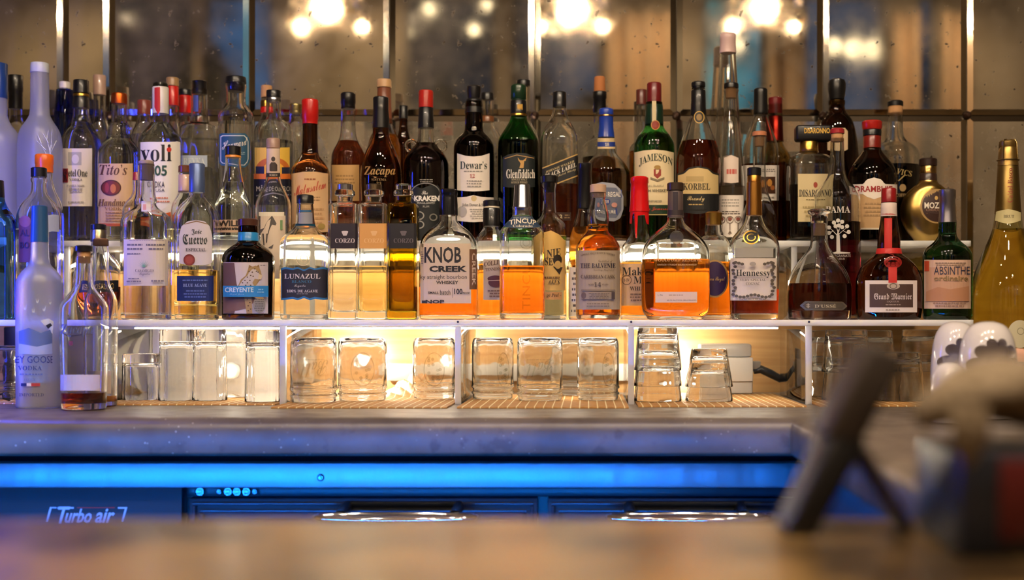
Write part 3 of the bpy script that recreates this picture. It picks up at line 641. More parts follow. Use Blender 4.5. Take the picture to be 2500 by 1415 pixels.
B('vodka_bottle', 'bottle added to copy a reflection with a red band, left of the square shouldered bottle', 452, '2b', std(224, 14, 290, 345, 22, 592), d=2.765, caps=[('cap', [(218, 15), (232, 15)], BLK), ('neck_band', [(233, 14.6), (276, 14.6)], RED)])  # red neck put in for a mirror reflection
B('tequila_bottle', 'clear bottle with a wide black stopper and a teal octagonal label', 576, '2', [(204, 24), (212, 26), (220, 23), (252, 23), (262, 28), (276, 40), (290, 43), (586, 42.5), (592, 42)], fill=(300, WATER),
  caps=[('stopper', [(188, 24), (203, 25), (206, 21), (224, 19)], BLK)],
  art=[('label', [('c', [(535, 328, 398), (541, 325, 404), (599, 325, 409), (609, 337, 398), (611, 345, 390)], '#2c5a78'), ('c', [(538, 333, 394), (543, 330, 399), (597, 330, 404), (606, 340, 394), (607, 346, 388)], '#cfd4d6'), ('c', [(540, 335, 393), (544, 332, 397), (596, 332, 402), (604, 341, 393), (605, 346, 388)], '#22506f'), ('t', 'Hayward', 573, 354, 62, 30, '#e6dfd6', 'script', {'slant': -.2}), ('l', 585, 370, 600, 378, 2, '#9db4c0')])])
B('liqueur_bottle', 'clear rear row bottle with cork top and red and gold neck foil', 651, '2b', std(234, 13, 280, 335, 34, 592), caps=[('cork', [(209, 13), (238, 14)], CORK), ('neck_foil', [(246, 14.5), (262, 14.5)], GOLD), ('neck_band', [(262, 15), (276, 15)], RED)])
B('rum_bottle', 'clear sugar cane spirit bottle with a yellow, orange and navy sunset label', 668, '2', [(238, 17), (246, 18), (280, 18), (292, 24), (304, 40), (316, 46), (330, 46.5), (586, 46), (592, 46)], fill=(345, WATER),
  caps=[('cap', [(221, 17.5), (238, 17.5)], BLK), ('cap_ring', [(238, 17.6), (250, 17.8)], SILV)],
  art=[('label', [('r', 622, 360, 708, 425, '#e9bd4b'), ('e', 666, 412, 41, 28, '#c66a24'), ('e', 668, 420, 28, 26, '#efb43d'), ('r', 624, 406, 645, 425, '#1f2038'), ('r', 688, 408, 708, 425, '#1f2038'), ('r', 620, 424, 709, 437, '#e0762a'), ('r', 620, 437, 709, 500, '#16172b'), ('t', 'MÃE DE OURO', 667, 459, 82, 15, '#e3d9cf', 'sans'), ('l', 641, 440, 687, 446, 1, '#a8a2a8'), ('c', [(625, 476, 479), (665, 470, 473), (706, 474, 477)], '#a6a0b0')])])
B('rum_bottle', 'clear rear row bottle with grooved gold cap, left of the red wax capped rum', 722, '2b', std(268, 15, 292, 345, 34, 592), caps=[('cap', [(254, 15), (259, 15.4), (261, 14.8), (266, 15.4), (268, 14.8), (274, 15.4), (277, 15)], metalc('#a89a6a', .35))])
B('rum_bottle', 'dark brown rum bottle with bright red wax cap, tan label with red script', 757, '2', [(285, 17), (300, 18), (365, 18.5), (380, 22), (398, 36), (415, 46), (428, 48), (586, 47.5), (592, 47)], d=2.592, glass=BROWNG, solid=True,
  caps=[('wax_cap', [(243, 19), (246, 20), (290, 20), (293, 18.5), (303, 18.5)], RED)],
  art=[('label', [('c', [(712, 424, 566), (740, 419, 567), (772, 419, 567), (802, 424, 566)], '#d9b184'), ('t', 'Matusalem', 757, 457, 78, 24, '#b7271f', 'script', {'slant': -.25}), ('l', 725, 478, 790, 492, 2, '#a07a55'), ('l', 738, 433, 776, 441, 1, '#9a5a3a'), ('l', 722, 505, 795, 560, 5, '#b98f66'), ('e', 722, 552, 9, 7, '#8d6a3a'), ('e', 785, 552, 9, 7, '#a58a4c')])])
B('rum_bottle', 'clear rum bottle half full of amber with a black cap and a plain tan label', 850, '2', [(262, 17), (270, 18), (280, 17), (330, 19), (350, 26), (368, 37), (386, 42), (586, 40), (592, 40)], d=2.665, fill=(345, DBROWN),
  caps=[('cap', [(227, 17), (231, 18), (252, 18), (254, 17), (266, 17)], BLK)], art=[('label', [('r', 806, 402, 877, 490, '#c79c62'), ('l', 815, 425, 868, 450, 3, '#9a7444')])])
B('rum_bottle', 'dark rum bottle with a black capsule and gold script on the glass', 930, '2', [(300, 19), (312, 20), (330, 20), (345, 25), (370, 37), (400, 47), (425, 50), (470, 49), (586, 42), (592, 41)], d=2.60, glass=BROWNG, solid=True,
  caps=[('capsule', [(237, 18), (240, 19), (268, 18.5), (282, 19.5), (313, 20.6)], BLK)],
  art=[('lettering', [('t', 'Zacapa', 927, 419, 76, 26, '#b58a52', 'it'), ('p', [(890, 424), (916, 434), (962, 428), (916, 431)], '#b58a52'), ('t', 'SISTEMA', 925, 438, 36, 6, '#8f7048', 'serif'), ('t', '23', 925, 447, 12, 7, '#8f7048', 'serif')])])
B('rum_bottle', 'tall reddish brown necked bottle with a pale wooden cap in the rear row', 938, '2b', [(220, 15), (230, 16), (300, 19), (318, 26), (345, 38), (370, 41), (586, 40), (592, 40)], fill=(330, AMBER),
  caps=[('stopper', [(194, 17), (198, 18), (214, 18)], plastic('#c79f72')), ('capsule', [(214, 16.5), (302, 19.6)], plastic('#7a4630'))])
B('whisky_bottle', 'small dark capped rear row bottle just left of the round black rum', 985, '2b', std(282, 10, 310, 355, 20, 592), glass=BROWNG, solid=True, d=2.755, caps=[('cap', [(258, 11), (290, 11)], BLK)])
B('rum_bottle', 'round black spiced rum bottle with a red cap and two glass ring handles', 1040, '2', [(300, 18), (312, 19), (345, 20), (356, 27), (372, 43), (390, 53), (408, 56), (586, 55), (592, 54)], d=2.61, fill=(350, COFFEE), neck=22,
  caps=[('cap', [(221, 17), (226, 18), (263, 18)], plastic('#b3241a')), ('neck_label', [(263, 17.8), (313, 19.6)], BLK)],
  art=[('label', [('c', [(1000, 470, 590), (1008, 452, 591), (1030, 460, 591), (1050, 452, 591), (1070, 452, 590), (1078, 470, 590)], '#101417'), ('o', 1039, 472, 36, 26, 2, '#8c8c8c'), ('t', 'The', 1037, 470, 15, 9, '#e8e3dc', 'script'), ('t', 'KRAKEN', 1042, 484, 62, 13, '#f2ede6', 'black'), ('t', 'BLACK SPICED', 1040, 495, 44, 5, '#b8b4ae', 'sans'), ('t', 'RUM', 1040, 504, 15, 5, '#b8b4ae', 'sans'), ('o', 1022, 526, 14, 11, 3, '#9c9890'), ('o', 1024, 548, 12, 10, 3, '#9c9890'), ('o', 1058, 530, 10, 9, 3, '#7c7870'), ('l', 1020, 436, 1062, 446, 2, '#8b867e')])])
kb = bpy.data.objects[[o.name for o in bpy.data.objects if o.get('label', '').startswith('round black spiced')][0]]
for sx in (-1, 1):
    bm = bmesh.new(); s_ = 2.61/F
    tube(bm, [(sx*36*s_+13*s_*math.cos(t), 0, wz(356, 2.61)-Z2+13*s_*math.sin(t)) for t in [2*math.pi*k/24 for k in range(24)]], 4*s_, 10, cyclic=True); finish(bm, 'ring_handle', CLEAR, kb)
B('whisky_bottle', 'brown scotch bottle with a flared black cap and two white labels', 1157, '2', [(248, 20), (256, 21), (318, 22), (325, 26), (338, 40), (352, 48), (366, 50), (586, 49), (592, 48)], glass=BROWNG, fill=(300, DBROWN),
  caps=[('cap', [(209, 15), (212, 17), (222, 17), (240, 15), (244, 19), (258, 20.5), (276, 22.8)], BLK)],
  art=[('label', [('c', [(1116, 374, 464), (1136, 380, 466), (1156, 382, 467), (1176, 380, 466), (1195, 374, 464)], W1), ('t', 'Dewar\u2019s', 1156, 403, 66, 19, '#33403c', 'serif'), ('l', 1125, 415, 1187, 421, 1, '#8a8580'), ('t', '12', 1153, 429, 12, 9, '#b5392c', 'serif'), ('l', 1138, 438, 1178, 458, 3, '#9b958f')]),
       ('lower_label', [('c', [(1112, 482, 538), (1140, 480, 541), (1156, 476, 542), (1172, 480, 541), (1207, 482, 538)], W1), ('e', 1157, 484, 7, 7, '#d9c28f'), ('t', 'John Dewar & Sons Ltd', 1166, 500, 76, 8, '#5b554f', 'serif'), ('e', 1128, 516, 12, 13, '#b7b2ac'), ('l', 1145, 508, 1200, 535, 5, '#aaa49c')])])
B('whisky_bottle', 'bottle added in the rear row to copy the reflection of the brown scotch bottle', 1190, '2b', std(232, 15, 300, 345, 38, 592), d=2.73, caps=[('cap', [(227, 15), (244, 15.5)], BLK), ('neck_band', [(284, 16), (298, 16.4)], plastic('#7a4a2a'))])  # solid copy of the scotch bottle's mirror image
B('whisky_bottle', 'triangular green glass whisky bottle with a gold stag on a black label', 1266, '2', [(282, 19), (290, 20), (300, 24), (325, 40), (342, 49), (352, 51), (586, 51), (592, 50)], glass=GREENG, sec=(2.6, 1), fill=(345, glass('dark whisky', (.06, .05, .01), 0, 1.36)),
  caps=[('cap', [(207, 17), (211, 19), (242, 19), (244, 17), (246, 18)], plastic('#14321c')), ('capsule', [(246, 19.5), (278, 20)], BLK), ('cap_ring', [(278, 20.4), (284, 20.6)], GOLD)],
  art=[('neck_emblem', [('r', 1263, 254, 1276, 272, '#c99b3f')]),
       ('label', [('c', [(1228, 384, 455), (1240, 377, 457), (1262, 373, 458), (1285, 374, 458), (1306, 382, 456)], '#141c1c'), ('c', [(1232, 386, 388), (1262, 377, 379), (1304, 385, 387)], '#b08a55'), ('p', [(1268, 410), (1278, 410), (1277, 398), (1280, 392), (1276, 391), (1273, 396), (1270, 391), (1267, 392), (1271, 399)], '#c99a55'), ('p', [(1270, 392), (1264, 384), (1266, 392)], '#c99a55'), ('p', [(1276, 392), (1286, 384), (1283, 393)], '#c99a55'), ('t', 'Glenfiddich', 1271, 424, 70, 22, '#ece5d8', 'serif'), ('t', 'SINGLE MALT', 1268, 438, 38, 5, '#b9a98a', 'serif'), ('t', 'SCOTCH WHISKY', 1268, 445, 40, 5, '#b9a98a', 'serif')])])
B('whisky_bottle', 'clear bottle with a flat black cap in the rear row behind the green stag bottle', 1278, '2b', std(206, 16, 290, 340, 38, 592), d=2.73, caps=[('cap', [(196, 16.5), (210, 16.5)], BLK)])
B('whisky_bottle', 'square clear whisky bottle with a slanted black label and red brown liquid', 1366, '2', [(255, 16), (264, 16), (285, 20), (310, 34), (332, 44), (345, 46), (586, 46), (592, 46)], sec=(6, .95), fill=(452, DBROWN),
  caps=[('cap', [(224, 15), (227, 16.5), (262, 16.5)], BLK)],
  art=[('label', [('c', [(1324, 409, 463), (1410, 375, 430)], '#c9a25c'), ('c', [(1324, 412, 460), (1410, 378, 427)], '#101012'), ('t', 'JOHNNIE WALKER', 1367, 407, 70, 6, '#cdb684', 'serif', {'slant': -.39}), ('t', 'BLACK LABEL', 1369, 416, 76, 11, '#ece2d0', 'serif', {'slant': -.39}), ('t', 'Blended Scotch Whisky', 1370, 427, 72, 8, '#c9b48a', 'script', {'slant': -.39}), ('l', 1330, 385, 1330.5, 385.5, 1, INK)]),
       ('age_label', [('r', 1352, 518, 1394, 538, '#3a2014'), ('t', '12', 1367, 528, 12, 9, '#d9c8a0', 'bold'), ('l', 1377, 522, 1392, 534, 2, '#a88a60')])])
B('liqueur_bottle', 'clear bottle with a tall orange cork and black neck foil in the rear row', 1464, '2b', std(232, 15, 332, 356, 42, 592), fill=(385, COFFEE), caps=[('cork', [(187, 12), (190, 13), (224, 14.5)], mat('orange cork', '#b5713f', .8)), ('capsule', [(224, 17), (240, 17), (242, 15.5), (276, 16)], BLK)])
B('whisky_bottle', 'broad amber whisky bottle with a blue capsule and a silver and blue crest label', 1480, '2', [(328, 19), (340, 21), (368, 23), (380, 29), (398, 46), (415, 56), (430, 59), (586, 58), (592, 57)], d=2.63, fill=(416, ORANGE),
  caps=[('capsule', [(265, 16), (268, 17.5), (280, 17.5), (282, 17), (310, 17.5), (336, 20.6)], BLUEC), ('cap_ring', [(280, 18), (285, 18)], metalc('#c9a06a')), ],
  art=[('neck_label', [('r', 1459, 337, 1502, 346, '#d8bf8f'), ('r', 1459, 346, 1502, 358, '#203a8f'), ('r', 1459, 358, 1502, 363, '#d8bf8f'), ('t', '18', 1482, 352, 10, 8, '#e8e0d0', 'serif')]),
       ('label', [('c', [(1440, 470, 520), (1455, 448, 534), (1470, 444, 538), (1500, 448, 540), (1515, 462, 532), (1522, 480, 510)], '#a9acb8'), ('c', [(1445, 472, 515), (1460, 456, 530), (1505, 458, 532), (1517, 476, 512)], '#6d7388'), ('p', [(1440, 468), (1518, 463), (1518, 483), (1440, 485)], '#223c8c'), ('t', 'CHIVAS REGAL', 1480, 474, 70, 12, '#eee9e2', 'bold'), ('e', 1482, 492, 8, 7, '#22368a'), ('t', '18', 1482, 492, 9, 8, '#e8e0d8', 'serif'), ('p', [(1448, 512), (1506, 508), (1508, 524), (1450, 526)], '#2a3f86'), ('t', 'SIGNATURE', 1479, 517, 48, 8, '#e6e0da', 'bold'), ('e', 1500, 500, 7, 6, '#c78f86'), ('e', 1462, 500, 7, 6, '#c78f86')])])
B('whiskey_bottle', 'green glass whiskey bottle with dark red cap and large cream crest label', 1597, '2', [(250, 20), (260, 21), (305, 22), (315, 25), (332, 40), (346, 48), (360, 51), (586, 51), (592, 50)], glass=GREENG, solid=True,
  caps=[('cap', [(202, 16), (205, 17.5), (252, 18), (256, 18)], DRED), ('capsule', [(256, 21.4), (308, 22.6)], plastic('#0e2a1c'))],
  art=[('neck_label', [('r', 1592, 246, 1602, 300, '#d9c79a'), ('e', 1600, 305, 11, 12, '#8f3020'), ('o', 1600, 305, 11, 12, 2, '#c0894a')]),
       ('label', [('c', [(1549, 372, 503), (1572, 367, 504), (1597, 365, 505), (1622, 367, 504), (1645, 372, 503)], CREAM), ('t', 'JAMESON', 1601, 391, 82, 20, '#243528', 'serif', {'arch': 14}), ('p', [(1596, 413), (1614, 413), (1614, 428), (1605, 436), (1596, 428)], '#9a3526'), ('e', 1605, 408, 8, 5, '#b08a48'), ('c', [(1588, 432, 437), (1605, 438, 443), (1622, 432, 437)], '#8d8164'), ('t', 'IRISH WHISKEY', 1600, 465, 62, 8, '#3b3a30', 'sans'), ('t', 'Triple Distilled', 1598, 454, 46, 7, '#8d8468', 'script'), ('t', 'IMPORTED', 1600, 491, 32, 5, '#6d6652', 'serif'), ('r', 1549, 500, 1645, 521, '#17351f'), ('c', [(1549, 522, 525), (1645, 522, 525)], '#bfae74'), ('t', 'John Jameson', 1598, 510, 70, 11, '#c24a2e', 'script')])])
B('whiskey_bottle', 'small bottle added to copy the faded red cap reflection left of the green crest bottle', 1566, '2b', std(250, 12, 340, 362, 30, 592), d=2.73, fill=(370, AMBER), caps=[('cap', [(219, 13), (256, 13)], plastic('#5e2a24'))])  # mirrored red cap, built as a bottle
B('brandy_bottle', 'wide brandy bottle with dark red liquid and a wavy cream and black label', 1705, '2', [(215, 16), (222, 17), (278, 18), (290, 22), (318, 32), (345, 43), (375, 52), (405, 55), (586, 53), (592, 52)], d=2.615, fill=(346, BRANDY),
  caps=[('stopper', [(200, 16), (203, 17), (212, 17), (213, 14), (218, 14)], BLK), ('capsule', [(221, 17.6), (262, 18.4), (282, 19.6)], BLK)],
  art=[('neck_seal', [('e', 1707, 286, 13, 15, '#2a241c'), ('o', 1707, 286, 13, 15, 2, '#c9a052'), ('e', 1707, 286, 7, 8, '#8d6d38')]),
       ('label', [('c', [(1653, 424, 512), (1668, 420, 514), (1680, 409, 515), (1704, 405, 516), (1728, 409, 515), (1742, 420, 514), (1756, 424, 512)], '#1c1812'), ('c', [(1655, 428, 510), (1670, 424, 511), (1682, 413, 512), (1704, 409, 512), (1728, 413, 512), (1740, 424, 511), (1754, 428, 510)], '#dcc086'), ('r', 1675, 430, 1718, 443, '#c4a873'), ('t', 'KORBEL', 1701, 455, 66, 16, '#3a3020', 'serif'), ('r', 1655, 473, 1754, 512, '#17181a'), ('c', [(1660, 510, 518), (1700, 516, 522), (1748, 510, 518)], '#17181a'), ('t', 'Brandy', 1699, 486, 42, 15, '#e3c98f', 'script'), ('l', 1679, 496, 1719, 502, 1, '#c9a96a')])])
B('liqueur_bottle', 'very tall clear conical bottle with a pale pink cap rising above all the others', 1777, '2b', [(100, 16), (110, 18), (190, 23), (280, 28), (370, 35), (440, 39), (586, 40), (592, 40)], d=2.735, caps=[('cap', [(81, 17), (84, 19), (96, 19.6), (98, 19), (130, 20.5)], plastic('#d8b8b2'))],
  art=[('label', [('c', [(1755, 382, 500), (1776, 378, 502), (1800, 382, 500)], '#d9c3b4')])])
B('liqueur_bottle', 'slender clear bottle with a black topped cork and a white label of brown arches', 1785, '2', [(214, 16), (220, 19), (228, 16.5), (245, 16), (290, 19), (350, 25), (420, 31), (470, 34), (586, 34), (592, 34)], d=2.65, fill=(455, glass('cloudy spirit', (.95, .92, .80), 0, 1.35)),
  caps=[('stopper', [(203, 17), (206, 18), (215, 18)], BLK), ('cork', [(215, 13.2), (240, 12.6)], CORK)],
  art=[('back_label', [('c', [(1767, 385, 445), (1785, 378, 447), (1803, 385, 445)], '#e3cfc0'), ('l', 1772, 405, 1800, 432, 1, '#c7574c')]),
       ('label', [('r', 1752, 476, 1815, 578, W1), ('l', 1760, 484, 1806, 506, 3, '#a9a096'), ('l', 1754, 514, 1813, 524, 2, '#4a3a30')]+[('o', x, 536, 9, 9, 1.5, '#6b5648') for x in (1762, 1782, 1802)]+[('e', x, 534, 5, 4, '#8a4a40') for x in (1762, 1782, 1802)]+[('r', x-1, 544, x+1, 570, '#6b5648') for x in (1762, 1782, 1802)]+[('p', [(x, 562), (x-5, 570), (x+5, 570)], '#6b5648') for x in (1762, 1782, 1802)])])
B('wine_bottle', 'clear wine shaped bottle with black foil and a white label showing a dark picture', 1857, '2', [(260, 16), (275, 17), (300, 22), (330, 34), (355, 42), (375, 44), (586, 42), (592, 42)], d=2.675, fill=(402, AMBER),
  caps=[('capsule', [(216, 15), (219, 16.5), (230, 16.5), (281, 17.6)], BLK)],
  art=[('label', [('r', 1814, 403, 1902, 489, W1), ('l', 1862, 411, 1896, 420, 2, '#4a4038'), ('r', 1855, 431, 1893, 472, '#4a2a18'), ('e', 1866, 448, 6, 9, '#b5732e'), ('e', 1879, 446, 6, 9, '#c98a3a'), ('e', 1886, 458, 5, 6, '#a5602a'), ('l', 1862, 478, 1896, 484, 1, '#a59a8c')])])
B('whiskey_bottle', 'amber rear row bottle with shiny dark red foil neck beside the wine shaped bottle', 1893, '2b', std(255, 17, 345, 392, 41, 592), d=2.757, glass=glass('olive amber', (.75, .6, .3)), fill=(400, AMBER), caps=[('cap', [(238, 16), (240, 17), (278, 17)], DRED), ('capsule', [(284, 17.5), (345, 20)], metalc('#7a1f16', .3))])
B('grappa_bottle', 'clear teardrop bottle with a pink topped cork, behind the gold capped cognac', 1854, '2', [(330, 15), (338, 15.5), (440, 15.5), (465, 19), (495, 32), (525, 41), (550, 43), (575, 40), (592, 34)], d=2.60, fill=(500, glass('grape spirit', (.8, .75, .85), 0, 1.35)), caps=[('stopper', [(321, 16), (323, 17.5), (332, 17.5)], plastic('#c9825c')), ('cork', [(332, 12), (357, 11.5)], CORK)])
B('amaretto_bottle', 'square textured amaretto bottle with a wide rectangular black cap and beige label', 1975, '2', [(340, 20), (346, 21), (372, 22), (378, 34), (386, 48), (398, 55), (586, 55), (592, 54)], d=2.61, sec=(7, .95), fill=(455, COFFEE), flute=(40, .006), neck=26,
  caps=[('collar', [(346, 21.8), (372, 22.4)], GOLD)],
  art=[('label', [('r', 1948, 424, 2032, 541, '#d9c596'), ('e', 1991, 451, 5, 7, '#a5402c'), ('t', 'DISARONNO', 1990, 471, 78, 17, INK, 'serif'), ('l', 1965, 484, 2015, 490, 1, '#7d6b48'), ('l', 1958, 500, 2024, 532, 3, '#b39d6a')])])
dz = [o for o in bpy.data.objects if o.get('label', '').startswith('square textured amaretto')][0]
s_ = 2.61/F
cpo = box('cap', -34*s_, 54*s_, -20*s_, 20*s_, wz(346, 2.61)-Z2, wz(307, 2.61)-Z2, BLK, dz, .006, 3)
a = Art(lambda px, py, e: (wx(px, 2.61)-dz.location.x, -20*s_-e, wz(py, 2.61)-Z2)); a.add(('t', 'DISARONNO', 1991, 322, 62, 13, '#e8b84c', 'bold')); a.done('cap_lettering', cpo)
B('liqueur_bottle', 'dark brown pear shaped bottle with a large black knob stopper in the rear row', 2043, '2b', [(252, 18), (262, 19), (275, 22), (290, 36), (320, 46), (380, 54), (440, 56), (586, 50), (592, 48)], d=2.72, glass=BROWNG, solid=True, caps=[('stopper', [(192, 12), (196, 19), (206, 22), (222, 21), (243, 18)], BLK), ('collar', [(243, 17), (246, 20), (256, 20), (259, 18)], metalc('#5a4526'))],
  art=[('label', [('c', [(2020, 318, 366), (2030, 312, 368), (2063, 312, 368), (2070, 320, 364)], '#cbb08a')])])
B('liqueur_bottle', 'brown honey liqueur bottle with a red knob cap and a white and tan label', 2129, '2', [(318, 21), (326, 21), (362, 21), (372, 25), (390, 40), (408, 54), (425, 59), (445, 60), (586, 59), (592, 58)], d=2.60, glass=BROWNG, solid=True,
  caps=[('cap', [(295, 22), (298, 24.5), (312, 24.5), (317, 22)], plastic('#b01f18')), ('cap_ring', [(317, 22.5), (331, 22.5)], BLK), ('neck_sleeve', [(332, 21.6), (362, 21.8)], plastic('#7a1c12'))],
  art=[('label', [('r', 2082, 470, 2186, 560, '#c9a273'), ('c', [(2078, 450, 474), (2108, 449, 474), (2116, 438, 480), (2134, 433, 486), (2152, 438, 480), (2160, 449, 474), (2190, 450, 474)], '#efe3d6'), ('t', 'DRAMBUIE', 2133, 461, 92, 15, '#9c1c1c', 'bold'), ('l', 2105, 492, 2165, 530, 4, '#a9865c'), ('r', 2082, 556, 2186, 560, '#e6d9c6')])])
B('coffee_liqueur_bottle', 'round clear bottle half full of black liquid with a black topped cork', 2186, '2b', [(262, 17), (275, 17), (330, 19), (345, 27), (355, 44), (368, 56), (390, 60), (586, 58), (592, 56)], d=2.735, fill=(405, COFFEE), caps=[('stopper', [(246, 17), (249, 19), (259, 19)], BLK), ('cork', [(259, 17.5), (281, 17)], CORK)],
  art=[('lettering', [('t', 'VICS', 2209, 421, 36, 14, '#b59a5e', 'it', {'slant': .2}), ('p', [(2192, 441), (2208, 426), (2210, 428), (2195, 442)], '#b59a5e'), ('e', 2204, 458, 8, 9, '#a98a5a'), ('t', 'COFFEE', 2203, 476, 28, 8, '#a98a5a', 'serif')])])
B('chocolate_liqueur_bottle', 'round gold bottle with a dark brown cap and round brown label', 2266, '2', [(440, 21), (448, 24), (456, 36), (470, 52), (490, 64), (515, 69), (540, 65), (565, 52), (580, 38), (592, 34)], d=2.625, glass=metalc('#c4a35e', .28), solid=True, sec=(2, .62),
  caps=[('cap', [(387, 20), (389, 21.5), (405, 21.5)], plastic('#2c1a16')), ('cap_band', [(405, 20), (424, 20)], metalc('#b5925a', .25)), ('neck_sleeve', [(424, 21), (446, 21.8)], plastic('#33201a'))],
  art=[('label', [('e', 2288, 503, 42, 42, '#b08d58'), ('e', 2288, 503, 37, 38, '#3a211c'), ('t', 'MOZART', 2290, 501, 66, 15, '#eadfd0', 'bold'), ('t', 'CHOCOLATE', 2289, 512, 56, 6, '#b58c74', 'sans'), ('e', 2286, 483, 4, 5, '#c9a45c')])])
# ---- lower shelf, rear row
B('vodka_bottle', 'clear bottle with a bright orange cap behind the blue neck foil at the left', 108, '1b', std(410, 19, 440, 520, 45, 780), fill=(520, WATER), caps=[('cap', [(377, 20), (380, 21.5), (400, 21.5), (402, 20.5), (421, 20.5)], plastic('#ee6a12', .35))])
B('tequila_bottle', 'small pinkish clear bottle with a red cap behind the handwritten label bottle', 334, '1b', std(440, 10, 470, 510, 34, 780), fill=(540, glass('pink spirit', (.95, .72, .6), 0, 1.36)), caps=[('cap', [(420, 9), (440, 10)], plastic('#9a2a2c'))])
B('tequila_bottle', 'pale bottle with a brown cap peeking out left of the grey blue cap', 452, '1b', std(424, 15, 465, 510, 34, 780), fill=(560, GOLDL), caps=[('cap', [(404, 15), (406, 16), (421, 16)], plastic('#6d3d22')), ('neck_sleeve', [(426, 15.6), (470, 16)], plastic('#c4a287'))])
B('whiskey_bottle', 'clear bottle with black and orange cap, block letters showing left of the leopard bottle', 569, '1b', [(383, 18), (392, 19), (398, 18), (440, 24), (470, 31), (495, 42), (515, 45), (775, 45), (780, 45)], fill=(445, WATER),
  caps=[('cap', [(357, 18), (359, 19), (379, 19)], BLK), ('cap_ring', [(379, 19), (385, 19.2)], plastic('#d9842a'))],
  art=[('label', [('r', 528, 536, 612, 567, '#c9a78c'), ('t', 'WILD', 562, 545, 60, 15, '#33261f', 'black'), ('l', 531, 554, 594, 564, 1, '#33261f'), ('l', 531, 553, 594, 560, 1, '#33261f'), ('r', 530, 620, 605, 770, '#e8d6bc')])])
B('mezcal_bottle', 'clear long necked bottle with a dark figure above and a grey donkey label', 667, '1b', [(340, 15), (350, 16), (432, 17), (448, 20), (468, 31), (490, 41), (510, 43), (775, 42), (780, 42)], caps=[('cap', [(338, 15.5), (342, 16.5), (362, 16.5)], plastic('#a58575'))],
  art=[('neck_label', [('r', 651, 362, 684, 422, '#d9c0ae'), ('e', 667, 388, 5, 6, '#3a2c2a'), ('c', [(658, 402, 417), (662, 396, 418), (672, 396, 418), (677, 402, 417)], '#3a2c2a'), ('r', 651, 422, 684, 432, '#2c2626'), ('l', 655, 424, 680, 430, 1, '#b3a498')]),
       ('label', [('r', 636, 526, 697, 680, '#e2cdb8'), ('r', 632, 517, 694, 527, '#efe3cf'), ('p', [(634, 560), (646, 556), (652, 540), (662, 533), (664, 526), (668, 532), (675, 545), (673, 550), (664, 548), (658, 560), (655, 572), (634, 574)], '#57504c'), ('p', [(640, 570), (644, 570), (646, 598), (643, 598)], '#57504c'), ('p', [(650, 570), (654, 570), (652, 592), (649, 592)], '#57504c'), ('p', [(655, 604), (668, 596), (664, 606)], '#57504c'), ('r', 684, 537, 690, 560, '#7c9a6a')])])
B('whiskey_bottle', 'small whiskey bottle with a black capped neck and a label of dark lips', 1200, '1b', [(505, 19), (520, 20), (555, 20), (563, 24), (575, 34), (588, 39), (775, 38), (780, 38)], fill=(645, ORANGE),
  caps=[('cap', [(489, 19.5), (491, 20.5), (503, 20.5)], BLK), ('cap_ring', [(503, 19.5), (508, 19.8)], plastic('#c9bda8')), ('capsule', [(508, 20.6), (552, 21)], BLK)],
  art=[('label', [('r', 1180, 632, 1232, 732, '#dcc6b8'), ('t', 'COLLIER', 1207, 641, 50, 11, '#5d3a32', 'serif', {'slant': -.15}), ('t', 'TENNESSEE', 1208, 656, 46, 8, '#7d5a50', 'serif', {'slant': -.1}), ('e', 1210, 680, 20, 8, '#6e3f4a'), ('e', 1210, 689, 18, 12, '#6e3f4a'), ('c', [(1191, 684, 686), (1229, 682, 685)], '#d9b8ae'), ('l', 1190, 706, 1230, 726, 3, '#8d6a60')])])
B('gin_bottle', 'clear bottle with a flat black stopper and a yellow label with a bearded face', 1341, '1b', [(447, 20), (455, 18), (462, 16.5), (515, 17), (526, 22), (540, 36), (552, 43), (775, 42), (780, 42)], fill=(575, GOLDL),
  caps=[('stopper', [(429, 20), (431, 21), (445, 21), (446, 14), (470, 13)], BLK)],
  art=[('label', [('c', [(1305, 580, 708), (1325, 568, 708), (1345, 562, 709), (1365, 572, 709), (1380, 588, 708)], '#e3b766'), ('t', 'NIE', 1352, 617, 34, 19, '#3a2a18', 'serif', {'slant': -.15}), ('t', 'SE', 1340, 638, 20, 18, '#3a2a18', 'serif'), ('e', 1361, 634, 11, 13, '#2f2418'), ('e', 1362, 646, 8, 10, '#d0a862'), ('p', [(1350, 650), (1374, 652), (1366, 670)], '#2f2418'), ('t', 'AKES', 1352, 688, 30, 12, '#4a3520', 'it'), ('l', 1320, 672, 1374, 682, 1, '#7a5a34')]),
       ('lower_label', [('r', 1318, 712, 1372, 731, '#d79f62'), ('t', 'ge Peel -', 1352, 721, 36, 11, '#4a2c18', 'it')])])
B('whiskey_bottle', 'amber bottle with a long black neck capsule and a handwritten note label', 1428, '1b', [(490, 18), (515, 19), (540, 26), (575, 37), (605, 40), (775, 40), (780, 40)], fill=(555, AMBER),
  caps=[('capsule', [(398, 16), (400, 17.5), (416, 17.5), (418, 16.5), (510, 19)], BLK)], art=[('label', [('r', 1390, 652, 1440, 770, W1), ('l', 1394, 660, 1436, 765, 8, '#5a5560')])])
